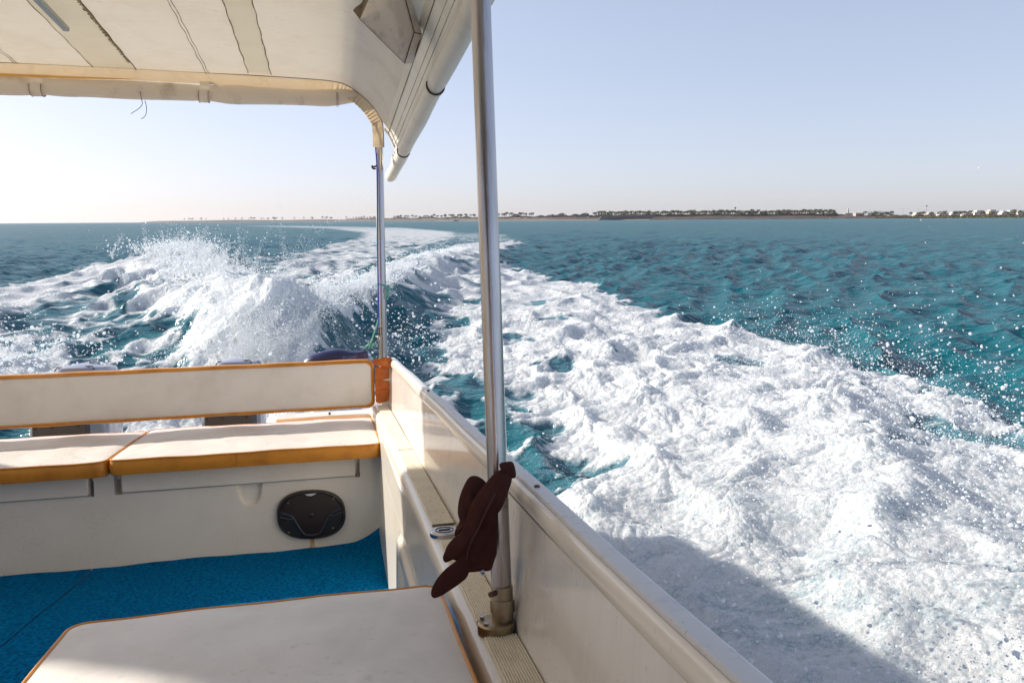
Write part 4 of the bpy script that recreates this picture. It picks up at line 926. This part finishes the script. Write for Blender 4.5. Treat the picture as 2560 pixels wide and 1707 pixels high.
# brim, curved
br = [(.1815, YC, -.4005), (.170, YC, -.4105), (.157, YC, -.418), (.145, YC, -.4245), (.134, YC, -.428), (.1285, YC, -.4255), (.1275, YC, -.418), (.1315, YC, -.408), (.139, YC, -.397), (.150, YC, -.3865), (.163, YC, -.378), (.178, YC, -.368), (.186, YC, -.38)]
mb = MB(); mb.dome(dens([(x, y - .012, z) for x, y, z in br], 4), (.157, YC - .016, -.400), .0045, 10, prof=lambda t: (1 - t ** 6)); mb.build('brim', M['hat'], hc, ang=180)
mb = MB(); mb.dome(dens([(.152, YC, -.382), (.1475, YC, -.376), (.1495, YC, -.368), (.158, YC, -.3535), (.170, YC, -.345), (.176, YC, -.352), (.178, YC, -.368), (.165, YC, -.377)], 4), (.163, YC, -.365), .006, 8); mb.build('sweatband_fold', M['hat'], hc, ang=180)
# strap over the gunwale
mb = MB(); mb.dome(dens([(.2345, YC, -.2440), (.246, YC, -.2405), (.2555, YC, -.2425), (.2595, YC, -.2585), (.257, YC, -.266), (.243, YC, -.262)], 4), (.247, YC - .002, -.252), .006, 6, prof=lambda t: 1 - t ** 4); mb.build('strap', M['hat'], hc, ang=180)
MB().tube([(.2037, YC - .010, -.3985), (.2037, YC - .0135, -.3985)], [.0040, .0036], 16).build('button', mat('white_eyelet', (.55, .55, .62), .4), hc)
MB().tube([(.2037, YC - .0138, -.3985), (.2037, YC - .0146, -.3985)], [.0017, .0015], 10).build('eyelet_hole', M['black'], hc)

# ------------------------------------------------------------------ the far coast
HZ = 1.7
def cp_(px, D):   # bearing (tangent from straight ahead) and distance -> ground point
    return (px * D, D)
# (tangent of bearing, distance, bank height)
COAST = [(-.486, 5200, 3), (-.46, 5000, 9), (-.40, 4700, 12), (-.30, 4400, 11), (-.225, 4000, 10), (-.19, 3300, 9), (-.10, 2500, 8), (-.02, 2000, 7.5), (.05, 1750, 7), (.15, 1600, 7.5), (.30, 1500, 7), (.42, 1420, 5.5), (.485, 1380, 3.2), (.56, 1300, 2.2), (.72, 1180, 2.5), (1.0, 1000, 3)]
def coast(t):
    ts = [c[0] for c in COAST]; D = float(np.interp(t, ts, [c[1] for c in COAST])); h = float(np.interp(t, ts, [c[2] for c in COAST])); return D, h
bank_m = mat('stone_bank', (.045, .034, .034), .9, var=(.085, .062, .052), vscale=.05, vlo=.4, vhi=.65, bump=.3, bscale=.3)
sand_m = mat('sand_flat', (.24, .19, .135), .9, var=(.20, .17, .10), vscale=.02, vlo=.4, vhi=.6)
mb = MB()
def land(u, v):
    t = -.486 + 1.486 * u; D, h = coast(t); h = h * (.9 + .1 * math.sin(u * 90))
    k = v * 4; off = float(np.interp(k, [0, 1, 2, 3, 4], [0, 14, 20, 62, 700])); hb = 4.2 * float(sstep(.095, .115, np.array(t)) * sstep(.455, .44, np.array(t))); z = float(np.interp(k, [0, 1, 2, 3, 4], [-.6, h, h + .2, h + .5 + hb, h + 1 + hb]))
    if t < -.475: z *= (t + .486) / .011
    return (t * (D + off), D + off, z)
mb.grid(land, 300, 4); lo = mb.build('shore', bank_m, None); tag(lo, 'low stone banked shoreline across the horizon', None, kind='structure')
mb = MB(); mb.grid(lambda u, v: ((-.10 + .28 * u) * (coast(-.10 + .28 * u)[0] - 10 - 25 * v), coast(-.10 + .28 * u)[0] - 10 - 25 * v, 1.6 * (1 - v) - .1), 40, 2); so = mb.build('beach', sand_m, None); tag(so, 'pale sandy beach strip below the bank', None, kind='structure')

palm_trunk = mat('palm_trunk', (.16, .12, .09), .9); palm_leaf = mat('palm_leaf', (.055, .060, .025), .8, var=(.10, .095, .035), vscale=.6)
def palm_mesh(seed):
    r_ = random.Random(seed); mb = MB(); hgt = 5.2 + r_.random() * 1.2; lean = r_.uniform(-.3, .3)
    mb.tube([(lean * (k / 4) ** 2, 0, hgt * k / 4) for k in range(5)], [.30, .24, .20, .18, .22], 6)
    nt_ = len(mb.f)
    for k in range(24):
        a = k * 2.4 + r_.random(); up = r_.uniform(-.3, 1.1); L_ = 2.9 + r_.random() * .6
        d = Vector((math.cos(a), math.sin(a), 0)); side = Vector((-math.sin(a), math.cos(a), 0)); prev = None
        base = Vector((lean, 0, hgt)); pts = []
        for j in range(5):
            s_ = j / 4; pts.append(base + d * L_ * s_ * math.cos(up * .7) + Vector((0, 0, L_ * (math.sin(up) * s_ - .75 * s_ * s_))))
        for j in range(4):
            w0, w1 = (.2, .6, .7, .5, .1)[j], (.2, .6, .7, .5, .1)[j + 1]
            for sg_ in (1, -1):
                mb.add([pts[j], pts[j + 1], pts[j + 1] + side * w1 * sg_ + Vector((0, 0, -.22)), pts[j] + side * w0 * sg_ + Vector((0, 0, -.2))], [(0, 1, 2, 3)])
    return mb, nt_
palms = []
for s_ in range(4):
    mb, nt_ = palm_mesh(s_); me = bpy.data.meshes.new('palm_tree'); me.from_pydata([tuple(v) for v in mb.v], [], mb.f); me.update()
    me.materials.append(palm_trunk); me.materials.append(palm_leaf)
    for i, p in enumerate(me.polygons): p.material_index = 0 if i < nt_ else 1
    palms.append(me)
def plant(me, name, t, off, sc, label, cat, group):
    D, h = coast(t); o = bpy.data.objects.new(name, me); COL.objects.link(o)
    o.location = (t * (D + off), D + off, h + (.1 if off > 14 else 0)); o.scale = (sc,) * 3; o.rotation_euler = (0, 0, random.random() * 6.28)
    return tag(o, label, cat, group)
pal_l = 'small date palm standing in the long row along the far shore'
for i in range(150):
    t = .108 + .315 * i / 150 + random.uniform(-.0012, .0012)
    plant(palms[i % 4], 'palm_tree', t, 20 + random.random() * 30, random.uniform(1.35, 1.85), pal_l, 'palm', 'palms in the long shore row')
for i in range(68):
    t = -.205 + .235 * i / 68 + random.uniform(-.002, .002)
    if -.17 < t < -.155: continue
    plant(palms[i % 4], 'palm_tree', t, 16 + random.random() * 60, random.uniform(1.4, 2.1), 'distant palm in the grove on the low shore behind the poles', 'palm', 'palms behind the canopy poles')
for i in range(34):
    t = .46 + .24 * random.random()
    plant(palms[i % 4], 'palm_tree', t, 60 + random.random() * 60, random.uniform(1.2, 1.7), 'palm among the low white buildings at far right', 'palm', 'palms among the right hand buildings')
for i in range(36):
    t = -.44 + .23 * random.random()
    plant(palms[i % 4], 'palm_tree', t, 20 + random.random() * 40, random.uniform(1.6, 2.4), 'hazy tiny palm on the farthest left spit of land', 'palm', 'palms on the far spit')

leaf_m = mat('tree_leaf', (.045, .055, .028), .85, var=(.09, .095, .045), vscale=.5); bush_m = mat('mangrove_leaf', (.13, .12, .045), .9, var=(.20, .17, .07), vscale=.6)
def clump(seed, rx, rz, n, leaf, z0):
    r_ = random.Random(seed); mb = MB()
    C_ = [(r_.uniform(-.6, .6) * rx, r_.uniform(-.5, .5) * rx, z0 + r_.uniform(.0, .7) * rz, r_.uniform(.35, .6)) for _ in range(9)]
    for _ in range(n):
        cx, cy, cz, k = r_.choice(C_); d = Vector((r_.gauss(0, 1), r_.gauss(0, 1), r_.gauss(0, 1))).normalized()
        p = Vector((cx, cy, cz)) + Vector((d.x * rx * k, d.y * rx * k, d.z * rz * k)) * r_.uniform(.6, 1)
        if p.z < .02: p.z = .05
        a = Vector((r_.gauss(0, 1), r_.gauss(0, 1), r_.gauss(0, .6))).normalized() * leaf; b = Vector((r_.gauss(0, 1), r_.gauss(0, 1), r_.gauss(0, .6))).normalized() * leaf
        mb.add([p - a, p - b, p + a, p + b], [(0, 1, 2, 3)])
    return mb
mb = MB(); r_ = random.Random(3)
for _ in range(18000):
    t = r_.uniform(-.215, .80); D, h = coast(t); off = 20 + r_.random() * 25
    hi_ = 5.0 if .106 < t < .425 else (3.2 if t > .44 else 8.0); hi_ *= .55 + .45 * math.sin(t * 310) * math.sin(t * 97 + 1) + .15
    if t < .05: hi_ *= .6 + .4 * math.sin(t * 160)
    if .425 < t < .452: continue
    z = h + max(.2, hi_) * r_.random(); sc = 1.3 if t > .44 else 1.8
    p = Vector((t * (D + off), D + off, z)); a = Vector((r_.gauss(0, 1), r_.gauss(0, 1), r_.gauss(0, .8))).normalized() * sc; b = Vector((r_.gauss(0, 1), r_.gauss(0, 1), r_.gauss(0, .8))).normalized() * sc
    mb.add([p - a, p - b, p + a, p + b], [(0, 1, 2, 3)])
sb = mb.build('shore_scrub', mat('scrub_leaf', (.065, .055, .038), .9, var=(.12, .085, .06), vscale=.4), None, smooth=False); tag(sb, 'brownish green scrub and hedge filling the shore behind the palms', 'scrub', kind='stuff')
def tree(t, off, rx, rz, z0, label, seed):
    D, h = coast(t); o = thing('broadleaf_tree', label, 'tree', (t * (D + off), D + off, h + .1), boat=False, group=None)
    OFF[o.name] = Vector((0, 0, 0))
    mb = clump(seed, rx, rz, 420, .75, z0); mb.build('crown', leaf_m, o, smooth=False)
    mb = MB().tube([(0, 0, 0), (.1, 0, z0 * .6), (.2, 0, z0 + rz * .4)], [.45, .32, .2], 7); mb.tube([(.1, 0, z0 * .6), (1.4, .5, z0 + rz * .5)], [.2, .1], 5); mb.tube([(.1, 0, z0 * .6), (-1.5, -.3, z0 + rz * .5)], [.2, .1], 5); mb.build('trunk', palm_trunk, o)
tree(.3135, 45, 9, 5, 3.4, 'broad dark tree, first of three domed crowns rising over the palm row', 1)
tree(.3275, 46, 7, 4.5, 3.2, 'middle dark crown between two others over the palm row', 2)
tree(.3500, 45, 8, 5, 3.2, 'dark domed tree, third crown right of the tower on the palm row', 3)
tree(.4700, 45, 10, 6.2, 2.6, 'dense green tree at left of the block beside the brown hut', 4)
tree(.4815, 46, 9, 6.5, 2.6, 'dense green tree, middle of the dark block near the mangroves', 5)
tree(.4925, 45, 9, 6.4, 2.6, 'dense green tree at right of the dark block by the white houses', 6)
bm_ = [clump(20 + k, 9, 2.6, 300, .7, .6) for k in range(3)]
bmesh_ = []
for k, b in enumerate(bm_):
    me = bpy.data.meshes.new('mangrove_bush'); me.from_pydata([tuple(v) for v in b.v], [], b.f); me.materials.append(bush_m); bmesh_.append(me)
for i in range(40):
    t = .478 + .30 * i / 40 + random.uniform(-.002, .002)
    o = plant(bmesh_[i % 3], 'mangrove_bush', t, -8 + random.random() * 12, random.uniform(.7, 1.25), 'olive mangrove bush along the water edge at far right', 'bush', 'mangroves at the right water edge'); o.location.z = -.2
for i, t in enumerate((.125, .226, .4165)):
    o = plant(bmesh_[i % 3], 'mangrove_bush', t, -22, .42, ('tiny lone mangrove clump in the water left of the palm row', 'lone mangrove clump in the water before the middle of the bank', 'lone mangrove clump left of the mangrove belt')[i], 'bush', None); o.location.z = -.3

# buildings
wht = [mat('render_white', (.56, .53, .48), .8), mat('render_cream', (.46, .41, .34), .8), mat('render_pink', (.48, .34, .27), .8)]
win_m = mat('window_dark', (.06, .07, .08), .2)
def building(t, off, w, h_, m, label, d=12, roofs=(), zbase=None):
    D, h = coast(t); o = thing('building', label, 'building', (t * (D + off), D + off, h), boat=False); OFF[o.name] = Vector((0, 0, 0))
    MB().box(-w / 2, w / 2, 0, d, -1, h_).build('wall', m, o, smooth=False)
    MB().box(-w / 2 - .2, w / 2 + .2, -.2, d + .2, h_, h_ + .6).build('parapet', m, o, smooth=False)
    for (a, b, c_) in roofs: MB().box(a, b, 1, d - 1, h_ + .6, h_ + .6 + c_).build('roof_room', m, o, smooth=False)
    nw = max(2, int(w / 4))
    for fl_ in range(max(1, int(h_ / 3.4))):
        for k in range(nw):
            x = -w / 2 + w * (k + .5) / nw; MB().box(x - .7, x + .7, -.06, .1, 1 + fl_ * 3.4, 2.6 + fl_ * 3.4).build('window', win_m, o, smooth=False)
building(.4545, 30, 16, 5.5, wht[2], 'low brownish pink hut at the end of the palm row')
building(.4400, 60, 14, 5.0, wht[1], 'cream low building half hidden behind the palm row end')
bl = [(.532, 120, 18, 6, 0, 'small white house just right of the dark tree block'), (.549, 130, 22, 7, 1, 'cream house behind palms, second from the dark tree block'),
      (.564, 110, 20, 8.5, 0, 'white two storey house with roof room left of the middle villas'), (.581, 140, 26, 7, 0, 'wide low white villa in the middle of the town'),
      (.597, 120, 16, 8, 1, 'narrow cream villa beside the wide low one'), (.614, 170, 34, 11.5, 0, 'long tall white block on the skyline'),
      (.630, 170, 26, 12.5, 1, 'tallest cream block with stepped roof on the skyline'), (.645, 120, 18, 8.5, 0, 'white house under the tall cream block'),
      (.655, 160, 24, 10.5, 0, 'white flat roofed block left of the last villas'), (.667, 110, 20, 9, 0, 'bright white villa near the right frame edge'),
      (.681, 150, 26, 11.5, 2, 'pinkish building beside the minaret at right')]
for t, off, w, h_, mi_, lab in bl:
    building(t, off, w * .85, h_ * .72, wht[mi_], lab, roofs=((-w * .3, w * .1, 2.6),))
building(-.03, 60, 30, 5, wht[1], 'pale low building among the palms between the two poles')
building(.122, 70, 20, 5.0, wht[1], 'cream building peeping over the left end of the long palm row')
# round domed white tank beside the water
o = thing('tank', 'small round white tank on the right shore between houses', 'tank', (.588 * 1300, 1300, 2.2), boat=False); OFF[o.name] = Vector((0, 0, 0))
MB().tube([(0, 0, 0), (0, 0, 3.2), (0, 0, 4.2), (0, 0, 4.6)], [3.2, 3.2, 2.2, .4], 18).build('shell', wht[0], o)
def minaret(t, off, h_, label, m):
    D, h = coast(t); o = thing('minaret', label, 'minaret', (t * (D + off), D + off, h), boat=False); OFF[o.name] = Vector((0, 0, 0))
    MB().tube([(0, 0, 0), (0, 0, h_ * .66), (0, 0, h_ * .67)], [2.0, 1.7, 2.6], 10).build('shaft', m, o, smooth=False)
    MB().tube([(0, 0, h_ * .67), (0, 0, h_ * .7), (0, 0, h_ * .701), (0, 0, h_ * .88)], [2.6, 2.6, 1.3, 1.3], 10).build('balcony', m, o, smooth=False)
    MB().tube([(0, 0, h_ * .88), (0, 0, h_ * .93), (0, 0, h_)], [1.6, 1.2, .1], 10).build('spire', m, o)
minaret(.4385, 160, 17, 'pale minaret rising behind the right part of the palm row', wht[0])
minaret(.6835, 170, 27, 'tall brown minaret near the right frame edge', wht[2])
# floodlight tower and lamp masts
mast_m = mat('mast_grey', (.12, .12, .13), .6)
def mast(t, off, h_, label, head=0, group=None):
    D, h = coast(t); o = thing('lamp_mast', label, 'mast', (t * (D + off), D + off, h), boat=False, group=group); OFF[o.name] = Vector((0, 0, 0))
    MB().tube([(0, 0, 0), (0, 0, h_)], [.32 if head else .16, .2 if head else .10], 6).build('pole', mast_m, o)
    if head: MB().tube([(0, 0, h_ - head), (0, 0, h_ - head * .4), (0, 0, h_)], [.5, 2.0, 1.8], 8).build('lamp_head', mast_m, o)
    else: MB().box(-1.1, 1.1, -.1, .1, h_ - .15, h_ + .05).build('lamp_arm', mast_m, o)
mast(.2915, 40, 17, 'dark floodlight tower with wide head above the palm row', 4)
mast(.5405, 120, 21, 'thin mast with cross head above the white houses', 2)
for t in (.020, .098, .106, .126, .175, .187, .197, .24, .262, .292 + .02, .332, .39, .405, .51, .53, .60):
    mast(t, 30, 14.5, 'thin lamp mast sticking up over the shore palms', 0, 'lamp masts along the shore')
for t in (-.022, -.075, -.10, -.128, -.155, -.168):
    mast(t, 30, 18, 'thin lamp mast on the low shore seen between the poles', 0, 'lamp masts left of the front pole')
# road bridge with dark abutment
D, h = coast(.152)
o = thing('breakwater_bridge', 'long dark low bridge with railing in the middle of the shore', 'bridge', (.152 * D, D, 0), boat=False); OFF[o.name] = Vector((0, 0, 0))
dk = mat('bridge_concrete', (.045, .05, .065), .9); rl = mat('bridge_rail', (.30, .20, .16), .8)
MB().add([(-62, -16, 0), (62, -16, 0), (56, -8, 7.6), (-56, -8, 7.6), (-62, 8, 0), (62, 8, 0), (56, 8, 7.6), (-56, 8, 7.6)], [(0, 1, 2, 3), (4, 5, 6, 7), (3, 2, 6, 7), (0, 3, 7, 4), (1, 2, 6, 5)]).build('abutment', dk, o, smooth=False)
for x in (-28, 18): MB().box(x - 16, x + 16, -18, -16.2, 0, 2.4).build('culvert', M['dark'], o, smooth=False)
MB().box(-58, 58, -8.2, -7.8, 8.6, 9.6).build('railing', rl, o, smooth=False)
for k in range(40): MB().box(-58 + k * 2.95, -57.6 + k * 2.95, -8.25, -7.75, 7.5, 10.1).build('railing_post', rl, o, smooth=False)
# speedboat far off
o = thing('speedboat', 'tiny white speedboat with its wake close to the far beach', 'boat', (-.072 * 1100, 1100, 0), boat=False); OFF[o.name] = Vector((0, 0, 0))
MB().add([(-4, -1.2, 0), (3, -1.2, 0), (5.2, 0, 1.5), (3, 1.2, 0), (-4, 1.2, 0), (-4, -1.4, 1.3), (3, -1.4, 1.5), (3, 1.4, 1.5), (-4, 1.4, 1.3)], [(0, 1, 6, 5), (1, 2, 6), (2, 3, 7), (3, 4, 8, 7), (0, 4, 8, 5), (5, 6, 7, 8), (6, 2, 7)]).build('hull', wht[0], o, smooth=False)
MB().add([(-1, -1, 1.4), (1.5, -1, 1.4), (.8, -.9, 2.4), (-1, -.9, 2.4), (-1, 1, 1.4), (1.5, 1, 1.4), (.8, .9, 2.4), (-1, .9, 2.4)], [(0, 1, 2, 3), (4, 5, 6, 7), (1, 5, 6, 2), (3, 2, 6, 7), (0, 3, 7, 4)]).build('cabin', win_m, o, smooth=False)
buoy = thing('buoy', 'tiny green buoy before the dark bank at right', 'buoy', (.416 * 1300, 1300, 0), boat=False); OFF[buoy.name] = Vector((0, 0, 0))
MB().tube([(0, 0, -.3), (0, 0, .6), (0, 0, .8), (0, 0, 2.2)], [1, 1, .4, .25], 10).build('float', M['green'], buoy)

# ------------------------------------------------------------------ thin sea haze over the whole bay
hm = bpy.data.materials.new('sea_haze'); hm.use_nodes = True; hn = hm.node_tree; hn.nodes.remove(hn.nodes['Principled BSDF'])
pv = hn.nodes.new('ShaderNodeVolumePrincipled'); pv.inputs['Color'].default_value = (.93, .94, .96, 1); pv.inputs['Density'].default_value = .00004; pv.inputs['Anisotropy'].default_value = .2
hn.links.new(pv.outputs[0], hn.nodes['Material Output'].inputs['Volume'])
hz_ = MB().box(-8200, 8200, -8200, 8200, -2, 60).build('haze', hm, None, smooth=False); hz_['kind'] = 'stuff'; hz_['label'] = 'thin pale sea haze softening the far coast'
